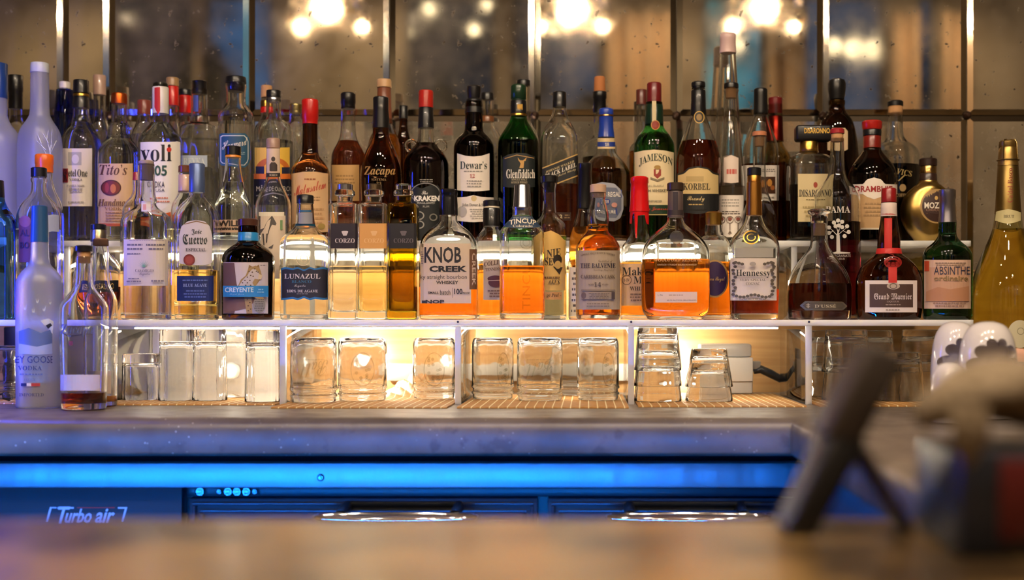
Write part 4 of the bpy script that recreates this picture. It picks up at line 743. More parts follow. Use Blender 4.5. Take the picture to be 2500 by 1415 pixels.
B('bourbon_bottle', 'square bourbon bottle dipped in dripping bright red wax with a cream label', 1561, '1b', [(500, 22), (530, 23), (575, 25), (588, 32), (600, 43), (612, 47), (775, 47), (780, 47)], sec=(5, .85), fill=(642, ORANGE),
  caps=[('wax_cap', [(431, 19), (434, 22), (446, 22.5), (449, 21), (470, 22), (500, 23.4), (517, 25)], plastic('#d8141a', .2))],
  art=[('wax_drips', [('c', [(1537, 505, 545), (1542, 505, 546), (1544, 505, 522), (1549, 505, 520), (1551, 505, 580), (1555, 505, 582), (1557, 505, 526), (1574, 505, 524), (1578, 505, 545), (1584, 505, 548)], plastic('#d8141a', .2))]),
       ('label', [('r', 1517, 643, 1606, 746, '#e6b98a'), ('t', 'Maker\u2019s', 1562, 662, 86, 20, '#2c2018', 'serif'), ('t', 'Mark', 1575, 683, 56, 18, '#2c2018', 'serif'), ('o', 1530, 683, 12, 12, 1.5, '#6a4a30'), ('t', 'S IV', 1530, 683, 14, 8, '#6a4a30', 'serif'), ('t', 'WHISKY', 1563, 704, 50, 10, '#4a3322', 'serif'), ('l', 1535, 714, 1592, 736, 3, '#8a6444')])])
B('whisky_bottle', 'cut glass bottle with gold cap and oval purple label, behind the flask', 1742, '1b', [(545, 19), (560, 20), (572, 22), (580, 34), (595, 44), (640, 46), (775, 45), (780, 44)], flute=(18, .02), fill=(640, AMBER),
  caps=[('cap', [(517, 18), (520, 21), (540, 19.5), (549, 19.5)], metalc('#c9a050', .3))], art=[('label', [('e', 1745, 680, 34, 46, '#b58d50'), ('e', 1745, 680, 30, 42, '#3a2148'), ('t', 'Crown Royal', 1745, 682, 50, 14, '#c9a15a', 'script')])])
B('liqueur_bottle', 'tall pomegranate liqueur bottle printed with a white fruit tree, red cork top', 2044, '1b', [(338, 16), (345, 16.5), (400, 17.5), (430, 22), (452, 38), (470, 52), (490, 57), (775, 57), (780, 56)], fill=(543, REDL),
  caps=[('stopper', [(314, 16), (316, 17.5), (326, 17.5)], plastic('#a3262c')), ('cork', [(326, 15), (346, 14)], CORK)],
  art=[('lettering', [('t', 'PAMA', 2046, 511, 60, 16, '#cfc4bb', 'serif')]+[('c', [(2029, 617, 619), (2044, 613, 619), (2076, 616, 618)], '#d9d2cb'), ('p', [(2042, 618), (2052, 618), (2050, 575), (2046, 560), (2042, 575)], '#d9d2cb')]+[('p', [(x0-1.4, y0), (x0+1.4, y0), (x1+.8, y1), (x1-.8, y1)], '#d9d2cb') for x0, y0, x1, y1 in ((2045, 575, 2026, 556), (2047, 572, 2066, 556), (2046, 566, 2038, 542), (2047, 566, 2054, 540), (2034, 562, 2026, 570), (2058, 562, 2070, 570))]+[('e', x, y, 5, 5, '#d9d2cb') for x, y in ((2024, 555), (2036, 543), (2046, 538), (2056, 541), (2068, 552), (2072, 566), (2024, 568), (2031, 578), (2062, 576), (2040, 552), (2056, 554), (2048, 550))]+[('t', 'POMEGRANATE', 2050, 624, 54, 6, '#b5a8a4', 'sans'), ('t', 'LIQUEUR', 2048, 632, 30, 6, '#b5a8a4', 'sans')])])
# ---- lower shelf, front row
B('gin_bottle', 'sky blue glass gin bottle with a black cap cut by the left picture edge', -8, '1', [(470, 17), (485, 18), (500, 22), (530, 38), (552, 46), (775, 46), (780, 46)], sec=(4, .9), glass=AQUA, solid=True, caps=[('cap', [(440, 16), (482, 18)], BLK)])
B('rum_bottle', 'clear bottle with black cap, tall brown and blue labels, behind the frosted goose bottle', 95, '1', [(432, 17), (440, 20), (448, 17), (468, 18), (482, 26), (500, 42), (520, 50), (540, 52), (775, 52), (780, 51)], d=2.405, fill=(560, WATER),
  caps=[('cap', [(409, 17), (411, 18.5), (432, 18.5)], BLK)], art=[('label', [('r', 46, 532, 75, 640, '#5a2f2c'), ('e', 61, 540, 14, 14, '#7d4a44'), ('t', 'AL', 60, 568, 22, 16, '#2c1518', 'bold'), ('t', 'BO', 60, 598, 22, 16, '#2c1518', 'bold'), ('r', 78, 505, 112, 600, '#214f78'), ('r', 116, 525, 146, 566, '#a8b0d8')])])
B('tequila_bottle', 'round bodied clear bottle with a ridged metal cap and a black label band', 240, '1', [(588, 17), (600, 17), (612, 22), (630, 40), (655, 54), (680, 58), (720, 57), (750, 50), (775, 40), (780, 38)], fill=(700, DBROWN),
  caps=[('cap', [(547, 17), (549, 18.5), (560, 18.5)], BLK), ('cap_skirt', [(560, 18.6), (590, 18.2)], metalc('#a59a80', .3))], art=[('label', [('r', 186, 684, 292, 712, '#15161c'), ('t', 'REPOSADO', 240, 698, 84, 14, '#c9a24a', 'sans')])])
B('tequila_bottle', 'clear tequila bottle with tall bare neck, pale handwritten label with green agave', 357, '1', [(400, 19), (410, 19.5), (478, 20.5), (488, 26), (498, 22), (508, 28), (520, 46), (532, 56), (548, 59), (775, 58), (780, 57)], sec=(3.2, .72), fill=(590, WATER),
  caps=[('cork', [(392, 16), (394, 18), (402, 18), (403, 16), (440, 15.5)], mat('pale cork', '#a08c84', .7))],
  art=[('neck_label', [('r', 345, 490, 368, 516, '#c9c0c8'), ('r', 349, 498, 357, 512, '#c28a92')]),
       ('label', [('r', 302, 584, 413, 697, '#cfc2ba'), ('l', 306, 585, 410, 588, 1, '#8c8090'), ('l', 308, 592, 350, 612, 2, '#6f6878'), ('l', 356, 592, 406, 612, 2, '#6f6878'), ('l', 308, 616, 345, 622, 1, '#6f6878')]+[('p', [(351-1, 652), (351+1, 652), (351+18*math.cos(a), 652-20*math.sin(a))], '#6fa392') for a in [math.pi*k/10 for k in range(11)]]+[('t', 'CASAMIGOS', 353, 660, 46, 7, '#6b6068', 'serif'), ('t', 'Tequila', 353, 669, 26, 9, '#6b6068', 'script'), ('l', 308, 676, 345, 690, 2, '#7d7282'), ('l', 366, 680, 404, 690, 1, '#7d7282')])])
B('tequila_bottle', 'clear tequila bottle with a grey blue cap, arched white label and navy blue band', 481, '1', [(468, 18), (478, 19), (482, 21), (490, 28), (505, 42), (525, 51), (545, 53), (738, 52), (742, 50), (748, 52), (775, 52), (780, 50)], sec=(3, .8), fill=(660, GOLDL),
  caps=[('cap', [(399, 17.5), (402, 19), (428, 18), (430, 19), (470, 18.8)], mat('cap blue', '#5a6c98', .35, .5))],
  art=[('label', [('c', [(437, 575, 640), (443, 552, 644), (458, 540, 646), (480, 537, 647), (500, 540, 646), (512, 552, 644), (518, 575, 640)], '#cfc6d2'), ('c', [(450, 546, 548), (480, 538, 541), (508, 546, 548)], '#8a6a4a'), ('t', 'Jose', 480, 566, 25, 15, '#25302a', 'frak'), ('t', 'Cuervo', 476, 584, 60, 25, '#25302a', 'frak'), ('t', 'ESPECIAL', 478, 609, 50, 8, '#4c4a54', 'serif'), ('e', 462, 634, 14, 14, '#8e3a36'), ('e', 462, 634, 9, 9, '#a14a42'), ('o', 462, 634, 14, 14, 1.5, '#702a28')]),
       ('lower_label', [('r', 432, 673, 523, 734, '#17255c'), ('t', 'BLUE AGAVE', 476, 696, 58, 8, '#98a2d2', 'serif'), ('l', 445, 680, 508, 688, 1, '#5a68a5'), ('l', 445, 706, 508, 728, 3, '#5a68a5')])])
JAG = [('r', 545, 640, 655, 765, '#c9bcc0'), ('c', [(545, 641, 765), (572, 641, 765), (577, 690, 740), (585, 720, 730)], '#6b4f4a'), ('c', [(545, 722, 765), (575, 718, 758), (605, 714, 752), (622, 725, 735)], '#7a5848'),
       ('p', [(580, 700), (588, 682), (600, 672), (606, 656), (612, 650), (618, 650), (624, 648), (633, 652), (637, 662), (640, 676), (632, 682), (622, 680), (616, 690), (622, 700)], '#a98a5c'), ('p', [(606, 656), (608, 646), (615, 650)], '#8d6f48'), ('p', [(626, 650), (632, 645), (634, 653)], '#8d6f48'), ('p', [(632, 668), (641, 672), (637, 682), (630, 681)], '#d8c3a4'),
       ('p', [(596, 722), (614, 722), (616, 765), (602, 765)], '#a98a5c')]+[('e', x, y, 1.8, 1.5, '#4a3524') for x, y in ((592, 690), (598, 684), (604, 690), (610, 684), (604, 676), (612, 672), (616, 664), (608, 662), (600, 696), (612, 696), (622, 656), (604, 730), (610, 738), (606, 746), (612, 754), (606, 758), (626, 662), (618, 674))]+[('e', 630, 664, 1.6, 1.2, INK), ('e', 633, 744, 15, 20, '#8d867c'), ('l', 620, 728, 646, 760, 6, '#5f5a52'), ('p', [(612, 722), (640, 722), (646, 730), (628, 728)], '#a98a5c')]
B('mezcal_bottle', 'dark brown round shouldered bottle with a leopard label and bright blue band', 606, '1', [(552, 23), (560, 24), (588, 24), (594, 28), (603, 42), (615, 56), (630, 63), (650, 64), (775, 64), (780, 62)], glass=BROWNG, fill=(600, COFFEE), neck=27,
  caps=[('cap', [(534, 23), (536, 25), (551, 25), (553, 22), (566, 22)], plastic('#4a2a20')), ('neck_band', [(567, 24.6), (592, 25)], plastic('#2a86c8'))],
  art=[('label', JAG+[('r', 544.5, 697, 655.5, 724, '#2b83c4'), ('t', 'CREYENTE', 584, 707, 70, 12, '#cfe0ee', 'bold'), ('t', 'Mezcal Joven', 578, 718, 36, 5, '#8fc0e0', 'script'), ('l', 628, 703, 645, 716, 2, '#8fc0e0'), ('l', 634, 645, 652, 649, 1, '#4a4248')])])
B('tequila_bottle', 'clear tequila bottle with a black cap and a wavy dark label edged in blue', 745, '1', [(497, 19), (505, 20), (545, 23), (556, 27), (568, 40), (580, 55), (594, 60), (770, 59), (780, 58)], sec=(3, .72), fill=(575, WATER),
  caps=[('cap', [(476, 19.5), (479, 20.5), (497, 20.5)], BLK), ('neck_band', [(547, 24), (553, 25.5)], plastic('#2a7aa8'))],
  art=[('neck_label', [('r', 731, 512, 760, 518, '#2a5a80'), ('r', 729, 519, 763, 546, '#8a8a98')]),
       ('seal', [('o', 740, 632, 17, 17, 1.5, '#cdbb95'), ('o', 742, 630, 9, 10, 1.5, '#cdbb95')]),
       ('label', [('c', [(686, 655, 732), (696, 651, 732), (715, 655, 729), (726, 651, 733), (742, 658, 727), (757, 651, 733), (768, 655, 729), (790, 651, 732), (802, 655, 731)], '#2a6ea5'), ('c', [(688, 659, 727), (697, 656, 727), (715, 659, 724), (727, 655, 728), (742, 662, 722), (756, 655, 728), (768, 659, 724), (790, 656, 727), (800, 659, 726)], '#24222c'), ('t', 'LUNAZUL', 738, 674, 88, 12, '#d8ccc4', 'serif'), ('t', 'BLANCO', 736, 687, 48, 7, '#2f6a88', 'serif'), ('t', 'Tequila', 732, 698, 28, 8, '#c9bdb4', 'script'), ('t', '100% DE AGAVE', 738, 710, 76, 7, '#d8ccc4', 'serif'), ('l', 722, 715, 754, 719, 1, '#9a9088')])])
for cx, gl, lc, ink, tone, fl in ((842, CLEAR, '#241c2a', '#cfc4c8', 'clear square tequila bottle with a glass stopper and dark purple square label', WATER), (913, CLEAR, '#d9a05c', '#e6bb84', 'pale gold square tequila bottle with a glass stopper and orange square label', GOLDL), (985, OLIVE, '#1c1a22', '#6a6068', 'dark olive gold square bottle with a clear stopper and black square label', None)):
    B('tequila_bottle', tone, cx, '1', [(478, 20), (486, 19), (494, 19), (497, 26), (499, 33), (504, 36), (775, 36), (780, 36)], sec=(9, 1), glass=gl, fill=(650, fl) if fl else None, base=.016, wall=.004, neck=21, it=1,
      caps=[('stopper', [(449, 17), (451, 19), (463, 19)], SILV if cx == 842 else metalc('#8a7860', .3) if cx == 913 else CLEAR), ('glass_collar', [(464, 22), (468, 24.5), (476, 24.5), (480, 20)], CLEAR)],
      art=[('label', [('r', cx-35.5, 545, cx+35.5, 606, lc), ('t', 'CORZO', cx, 587, 48, 11, ink, 'serif'), ('c', [(cx-8, 564, 566), (cx-4, 563, 575), (cx+4, 563, 575), (cx+8, 564, 566)], ink)])])
B('bourbon_bottle', 'rounded flask bottle in black wax with a kraft paper label of bold black lettering', 1095, '1', [(515, 21), (525, 22), (535, 21), (543, 24), (552, 34), (563, 50), (580, 64), (600, 70), (625, 71), (760, 71), (780, 69)], sec=(3.4, .52), fill=(700, AMBER), neck=25,
  caps=[('wax_cap', [(462, 20), (464, 22), (474, 22), (476, 20.5), (484, 21.5), (500, 22.5), (526, 23)], plastic('#121318', .25))],
  art=[('label', [('r', 1026, 594, 1150, 740, '#cbb5a2'), ('t', 'KNOB', 1081, 622, 90, 39, '#211f26', 'bold'), ('t', 'CREEK', 1094, 656, 92, 15, '#211f26', 'black'), ('t', 'ky straight bourbon', 1083, 677, 114, 13, '#4a423f', 'sans'), ('t', 'WHISKEY', 1092, 689, 54, 8, '#332e30', 'bold'), ('t', 'SMALL', 1058, 714, 26, 6, '#332e30', 'bold'), ('t', 'batch', 1087, 713, 25, 12, '#332e30', 'sans'), ('r', 1104.5, 702, 1105.5, 727, '#6a5e58'), ('t', '100', 1119, 711, 20, 14, '#211f26', 'bold'), ('t', 'PROOF', 1138, 715, 17, 5, '#332e30', 'bold'), ('c', [(1030, 733, 740), (1042, 733, 740)], '#332e30'), ('t', 'NOP', 1062, 736, 46, 9, '#332e30', 'black'), ('l', 1027, 612, 1034, 645, 6, '#6a5e58')]),
       ('side_label', [('r', 1146, 608, 1164, 706, '#6d4a34'), ('t', 'CREEK', 1157, 657, 80, 9, '#c9b09a', 'bold', {'rot': 90})])])
B('whiskey_bottle', 'hexagonal embossed whiskey bottle with a silver metal cup cap and navy collar', 1275, '1', [(515, 21), (525, 22), (532, 26), (545, 38), (556, 48), (566, 54), (580, 55), (770, 55), (780, 54)], sec=(3.6, .88), fill=(650, AMBER), base=.012,
  caps=[('cup_cap', [(450, 18), (453, 19.5), (503, 22), (505, 24), (510, 24), (512, 22.8), (526, 24)], SILV)],
  art=[('collar_label', [('c', [(1229, 552, 553), (1251, 527, 556), (1275, 527, 557), (1299, 527, 556), (1322, 552, 553)], '#1f3550'), ('t', 'TINCUP', 1276, 541, 66, 12, '#e3d8c4', 'bold', {'arch': 5}), ('t', 'Colorado', 1276, 551, 48, 6, '#c9bfae', 'serif'), ('t', 'AMERICAN WHISKEY', 1275, 531, 44, 4, '#9aa4ae', 'sans')]),
       ('embossing', [('o', 1285, 592, 16, 16, 2.2, EMB), ('o', 1285, 592, 9, 9, 1.5, EMB), ('t', 'TINCUP', 1285, 690, 130, 20, EMB, 'sans', {'rot': -90})])])
B('whisky_bottle', 'amber single malt bottle with a bulbous neck, beige cap and grey beige label', 1460, '1', [(470, 19), (478, 20), (486, 17), (494, 19), (520, 26), (542, 27), (556, 24), (566, 26), (580, 40), (598, 53), (612, 55), (770, 54), (780, 53)], fill=(548, ORANGE), neck=30,
  caps=[('cap', [(450, 18), (452, 20), (470, 20), (471, 14), (482, 13)], plastic('#c9a890'))],
  art=[('label', [('r', 1407, 611, 1513, 755, '#a99682'), ('t', 'SINGLE MALT SCOTCH WHISKY', 1460, 620, 84, 5, '#6a5a4e', 'serif', {'arch': 6}), ('t', 'Distilled at', 1478, 637, 34, 6, '#6a5a4e', 'script'), ('t', 'THE BALVENIE', 1460, 648, 86, 12, '#2c2638', 'serif'), ('t', 'Distillery, Banffshire', 1474, 659, 50, 6, '#6a5a4e', 'script'), ('t', 'CARIBBEAN CASK', 1460, 675, 84, 9, '#54463e', 'serif'), ('t', 'AGED', 1443, 694, 14, 4, '#54463e', 'serif'), ('t', '14', 1459, 694, 17, 11, '#3c2f30', 'serif'), ('t', 'YEARS', 1477, 694, 16, 4, '#54463e', 'serif'), ('r', 1419, 706, 1502, 710, '#857464'), ('r', 1419, 712, 1502, 730, '#9a8874'), ('e', 1425, 721, 6, 8, '#6d5a4e'), ('l', 1435, 714, 1490, 729, 4, '#6d5d50'), ('r', 1493, 712, 1501, 730, '#4c4142'), ('l', 1425, 738, 1495, 750, 2, '#7a695c')])])
B('bourbon_bottle', 'wide clear flask half full of orange bourbon with a round embossed medallion', 1649, '1', [(528, 19), (538, 20), (548, 26), (562, 44), (580, 64), (600, 78), (620, 84), (740, 84), (762, 80), (780, 70)], sec=(2.8, .42), fill=(633, AMBER), neck=26, base=.007,
  caps=[('cap', [(446, 19), (448, 20.5), (465, 20.5)], plastic('#3a2a22')), ('neck_wrap', [(466, 18.5), (512, 19), (530, 20.5)], mat('neck wrap', '#5a4a48', .4))],
  art=[('neck_label', [('r', 1643, 468, 1655, 512, '#2c2230'), ('r', 1631, 512, 1668, 530, '#33282c')]),
       ('medallion', [('e', 1652, 579, 17, 16, mat('medallion', '#c9c0b0', .4)), ('o', 1652, 579, 17, 16, 2, '#6d655a'), ('t', 'W', 1652, 573, 12, 8, '#6d655a', 'serif'), ('t', 'R', 1653, 584, 9, 8, '#6d655a', 'serif')]),
       ('lettering', [('t', 'WOODFORD RESERVE', 1655, 634, 118, 8, '#c8936a', 'serif'), ('t', 'KENTUCKY STRAIGHT BOURBON WHISKEY', 1653, 646, 96, 4, '#d9b48c', 'sans'), ]), ('label', [('r', 1600, 712, 1702, 738, '#dcc0ae'), ('t', 'L.06', 1612, 720, 12, 4, '#6a5a50', 'sans'), ('l', 1632, 717, 1668, 723, 1, '#b5947c'), ('t', '45.2% ALC/VOL (90.4 PROOF)', 1664, 733, 72, 4, '#5a4a44', 'sans')])])
B('cognac_bottle', 'clear cognac bottle with a gold capsule and an ornate white vine bordered label', 1841, '1', [(520, 19), (535, 21), (550, 28), (568, 44), (585, 57), (602, 62), (612, 62), (760, 59), (780, 57)], sec=(2.8, .62), fill=(706, BRANDY), neck=24, base=.012,
  caps=[('cap', [(409, 15), (411, 17), (428, 17)], BLK), ('capsule', [(428, 16.5), (445, 16.5), (446, 18), (526, 19.8)], metalc('#b5803c', .32)), ],
  art=[('medal', [('e', 1834, 579, 20, 17, '#1c1a14'), ('o', 1834, 579, 20, 17, 3, GOLD), ('o', 1834, 579, 11, 9, 2, GOLD)]),
       ('upper_label', [('r', 1795, 605, 1888, 628, translucent('clear label', (.8, .76, .7), .6))]),
       ('label', [('r', 1783, 630, 1896, 733, '#d9cbc0')]+[('e', x, y, 4.5, 3.5, '#5a5048') for x, y in [(1792+3*math.sin(k*2), 642+k*8.5) for k in range(10)]+[(1887+3*math.sin(k*2), 642+k*8.5) for k in range(10)]+[(1798+k*9, 722+3*math.sin(k)) for k in range(10)]+[(1796+k*8, 640+2*k) for k in range(3)]+[(1883-k*8, 640+2*k) for k in range(3)]]+[('t', 'Hennessy', 1839, 668, 84, 20, '#2c2826', 'serif'), ('t', 'VERY SPECIAL', 1838, 683, 64, 6, '#7d7268', 'serif'), ('t', 'COGNAC', 1838, 692, 34, 7, '#7d7268', 'serif'), ('e', 1838, 644, 8, 5, '#a59a90'), ('l', 1805, 727, 1872, 732, 1, '#7d7268')])])
B('cognac_bottle', 'bell shaped clear decanter bottle of dark cognac with a silver badge and glass stopper', 2000, '1', [(545, 20), (555, 20), (590, 20.5), (605, 24), (625, 40), (655, 64), (685, 77), (710, 80), (760, 79), (780, 77)], sec=(2.2, .55), fill=(692, RUM), neck=24, base=.018, d=2.42,
  caps=[('glass_stopper', [(511, 25), (514, 28), (520, 27), (526, 20), (530, 22), (545, 20.5)], CLEAR), ('cork', [(546, 15), (575, 14)], mat('amber cork', '#9c7a58', .7))],
  art=[('badge', [('c', [(1953, 745, 746), (1966, 734, 757), (2058, 736, 757), (2068, 746, 748)], mat('badge silver', '#8d8474', .3, .8)), ('c', [(1960, 745, 746), (1969, 738, 753), (2056, 740, 753), (2063, 746, 748)], '#4a4034'), ('t', 'D\u2019USSÉ', 2015, 746, 52, 10, '#b5a88c', 'serif'), ('t', '‡', 1973, 746, 10, 12, '#b5a88c', 'bold')])])
gm = B('liqueur_bottle', 'round brown liqueur bottle with a red ribbon, wax seal and a white framed label', 2170, '1', [(480, 17), (495, 18), (528, 19), (560, 24), (590, 28), (612, 28), (620, 31), (632, 48), (650, 68), (675, 79), (700, 82), (755, 81), (780, 77)], sec=(2.2, .58), glass=BROWNG, solid=True, neck=32,
  caps=[('cap', [(459, 16.5), (462, 18), (494, 18.5)], plastic('#8a1518')), ('neck_label', [(495, 19), (512, 19.5), (528, 20.2)], mat('neck paper', '#d8c4bc', .6)), ('ribbon_band', [(606, 29.3), (622, 32.5)], plastic('#c4201a', .6))],
  art=[('neck_stripe', [('r', 2150, 520, 2188, 524, '#b03434')]),
       ('ribbon', [('c', [(2159, 532, 612), (2178, 532, 612)], '#c4201a'), ('p', [(2166, 616), (2182, 622), (2196, 640), (2186, 640)], '#c4201a'), ('c', [(2169, 640, 690), (2190, 640, 690)], '#c4201a')]),
       ('wax_seal', [('e', 2180, 640, 22, 15, plastic('#8e1a16', .35)), ('o', 2180, 640, 15, 10, 2.5, plastic('#a82620', .35))]),
       ('label', [('r', 2112, 684, 2239, 762, '#d9ccc4'), ('r', 2123, 693, 2229, 750, '#4a342c'), ('e', 2181, 698, 16, 8, '#b5a394'), ('o', 2181, 698, 9, 7, 1.6, '#4a342c'), ('t', 'Grand Marnier', 2180, 723, 92, 16, '#d8c9c0', 'frak'), ('t', 'LIQUEUR', 2180, 736, 30, 5, '#a8948a', 'serif'), ('l', 2155, 741, 2206, 746, 1, '#a8948a'), ('l', 2160, 753, 2200, 759, 1, '#8d7d74')])])
B('absinthe_bottle', 'dark green absinthe bottle with a silver capsule and a pink beige label', 2313, '1', [(535, 20), (545, 22), (570, 21), (580, 24), (592, 34), (604, 50), (618, 58), (632, 60), (770, 60), (780, 58)], glass=DGREEN, solid=True,
  caps=[('capsule', [(462, 18), (464, 20), (484, 20), (486, 18.5), (520, 19.5), (543, 22)], metalc('#9a97a0', .35))],
  art=[('label', [('r', 2254, 634, 2370, 753, '#d2b09a'), ('r', 2258, 652, 2366, 735, '#c79a7c'), ('r', 2256, 637, 2268, 662, '#c24a2c'), ('t', 'ABSINTHE', 2324, 660, 88, 20, '#2c3048', 'sans'), ('t', 'ordinaire', 2322, 679, 84, 13, '#8a7048', 'bold'), ('l', 2280, 639, 2362, 649, 2, '#8d7464'), ('c', [(2258, 712, 735), (2290, 700, 735), (2320, 706, 735), (2366, 698, 735)], '#b5805c'), ('l', 2275, 736, 2362, 750, 2, '#8d6a58')])])
# ---- on the counter
B('vodka_bottle', 'frosted blue tinged vodka bottle with flying geese standing on the counter, blue neck foil', 97, 'c', [(585, 19), (595, 20), (636, 21), (648, 26), (664, 42), (680, 52), (698, 55), (985, 55), (990, 54)], d=2.275, glass=FROST, solid=True,
  caps=[('capsule', [(502, 17), (504, 18.5), (520, 18.5), (591, 20.8)], plastic('#1e4f86', .4))],
  art=[('picture', [('c', [(46, 808, 845), (70, 800, 850), (100, 812, 846), (135, 800, 852)], '#5f6f9a'), ('c', [(46, 838, 862), (90, 846, 866), (135, 836, 862)], '#a9aec6'), ('p', [(98, 782), (118, 777), (140, 784), (138, 815), (124, 798)], '#d6d8e4'), ('p', [(112, 794), (124, 788), (130, 794), (118, 802)], '#26283c')]+[('p', [(x, y), (x+3, y+9), (x+8, y-1), (x+5, y+12), (x+1, y+10)], '#d6dae8') for x, y in ((88, 728), (120, 732), (58, 745), (78, 752), (104, 748))]),
       ('lettering', [('t', 'GREY GOOSE', 72, 877, 122, 17, '#26337c', 'sans'), ('t', 'VODKA', 73, 898, 58, 11, '#3a4680', 'serif'), ('l', 46, 909, 106, 917, 1, '#6a7096'), ('t', 'FRANCE', 72, 926, 28, 6, '#6a7096', 'serif'), ('r', 51, 935, 65, 942, '#202a5c'), ('r', 65, 935, 76, 942, '#e6e4ea'), ('r', 76, 935, 98, 942, '#b8404e'), ('t', 'IMPORTED', 77, 963, 60, 8, '#4a5488', 'serif')])])
B('rum_bottle', 'nearly empty clear rum bottle at the counter edge with a blank cream band', 205, 'c', [(626, 18), (634, 20), (640, 18), (690, 20), (705, 26), (725, 42), (742, 54), (758, 58), (990, 55), (997, 52)], d=2.215, fill=(957, RUM), base=.012,
  caps=[('cap', [(599, 19), (601, 21), (613, 21)], plastic('#15151c')), ('cork', [(613, 15.5), (642, 14.5)], CORK)],
  art=[('lettering', [('t', 'Zacapa', 188, 806, 80, 30, '#5f6280', 'it'), ('p', [(148, 812), (170, 822), (228, 813), (170, 819)], '#5f6280'), ('r', 168, 832, 178, 843, '#7c3c58')]), ('label', [('r', 149, 914, 250, 953, '#ccb8ae')])])
B('rum_bottle', 'second clear rum bottle with a pale band, half hidden behind the nearly empty one', 246, 'c', [(585, 18), (600, 19), (640, 18), (690, 20), (705, 26), (725, 36), (745, 40), (985, 40), (993, 38)], d=2.31, fill=(965, AMBER),
  caps=[('cork', [(582, 17), (600, 17)], mat('brown cork', '#7a5440', .7))], art=[('label', [('r', 215, 905, 276, 960, '#c8b4a6')])])
B('sparkling_wine_bottle', 'very large sparkling wine bottle with a gold foil and wire cap at the right', 2461, 'c', [(395, 22), (405, 24), (500, 29), (550, 34), (580, 44), (620, 62), (660, 78), (700, 88), (740, 92), (960, 92), (990, 90)], d=2.45, glass=YELG, fill=(560, YEL), wall=.005, neck=30,
  caps=[('foil_cap', [(343, 18), (346, 21), (356, 21), (360, 19), (366, 22), (380, 23.5), (395, 24), (405, 25)], metalc('#b99a5c', .4)), ('neck_foil', [(405, 24.8), (500, 29.8), (522, 31.6)], metalc('#8a7242', .4))],
  art=[('foil_lettering', [('t', "Ca'del Bosco", 2466, 452, 84, 13, '#8a3a28', 'serif', {'rot': -90})]), ('collar_label', [('c', [(2426, 518, 538), (2445, 513, 543), (2461, 510, 546), (2477, 513, 543), (2492, 518, 538)], '#c9bd8c'), ('t', 'BRUT', 2463, 528, 26, 7, '#6a5f42', 'serif')]), ('label', [('e', 2490, 815, 30, 34, '#c9bf9a'), ('o', 2492, 808, 9, 9, 2, '#9a9070')])])
wb = [o for o in bpy.data.objects if o.get('label', '').startswith('very large sparkling')][0]
bm = bmesh.new(); s_ = 2.45/F; zc_ = wz(344, 2.45)-ZC
for k in range(4):
    a = math.pi/4+k*math.pi/2; tube(bm, [(r*s_*math.cos(a), r*s_*math.sin(a), wz(y, 2.45)-ZC) for y, r in ((341, 6), (342, 18), (350, 22.5), (366, 23.5), (392, 26))], .0011, 6)
tube(bm, [(26*s_*math.cos(2*math.pi*k/24), 26*s_*math.sin(2*math.pi*k/24), wz(391, 2.45)-ZC) for k in range(24)], .0013, 6, cyclic=True)
finish(bm, 'wire_cage', metalc('#a08c60', .3), wb)
# ------------------------------------------------------------------ mats, glasses and things under the shelf
M_mat = mat('bamboo mat', '#b9733a', .6)
n, l, b = nodes(M_mat)
tc = n.new('ShaderNodeTexCoord'); sx = n.new('ShaderNodeSeparateXYZ'); l.new(tc.outputs['Object'], sx.inputs[0])
m1 = n.new('ShaderNodeMath'); m1.operation = 'MULTIPLY'; m1.inputs[1].default_value = 62; l.new(sx.outputs[0], m1.inputs[0])
m2 = n.new('ShaderNodeMath'); m2.operation = 'FRACT'; l.new(m1.outputs[0], m2.inputs[0])
m3 = n.new('ShaderNodeMath'); m3.operation = 'LESS_THAN'; m3.inputs[1].default_value = .14; l.new(m2.outputs[0], m3.inputs[0])
nz = n.new('ShaderNodeTexNoise'); nz.inputs['Scale'].default_value = 60; l.new(tc.outputs['Object'], nz.inputs['Vector'])
c1 = n.new('ShaderNodeMix'); c1.data_type = 'RGBA'; c1.inputs['A'].default_value = (*lin('#9a6832'), 1); c1.inputs['B'].default_value = (*lin('#bd8d4c'), 1); l.new(nz.outputs[0], c1.inputs['Factor'])
c2 = n.new('ShaderNodeMix'); c2.data_type = 'RGBA'; l.new(m3.outputs[0], c2.inputs['Factor']); l.new(c1.outputs['Result'], c2.inputs['A']); c2.inputs['B'].default_value = (*lin('#e2cfa4'), 1); l.new(c2.outputs['Result'], b.inputs['Base Color'])
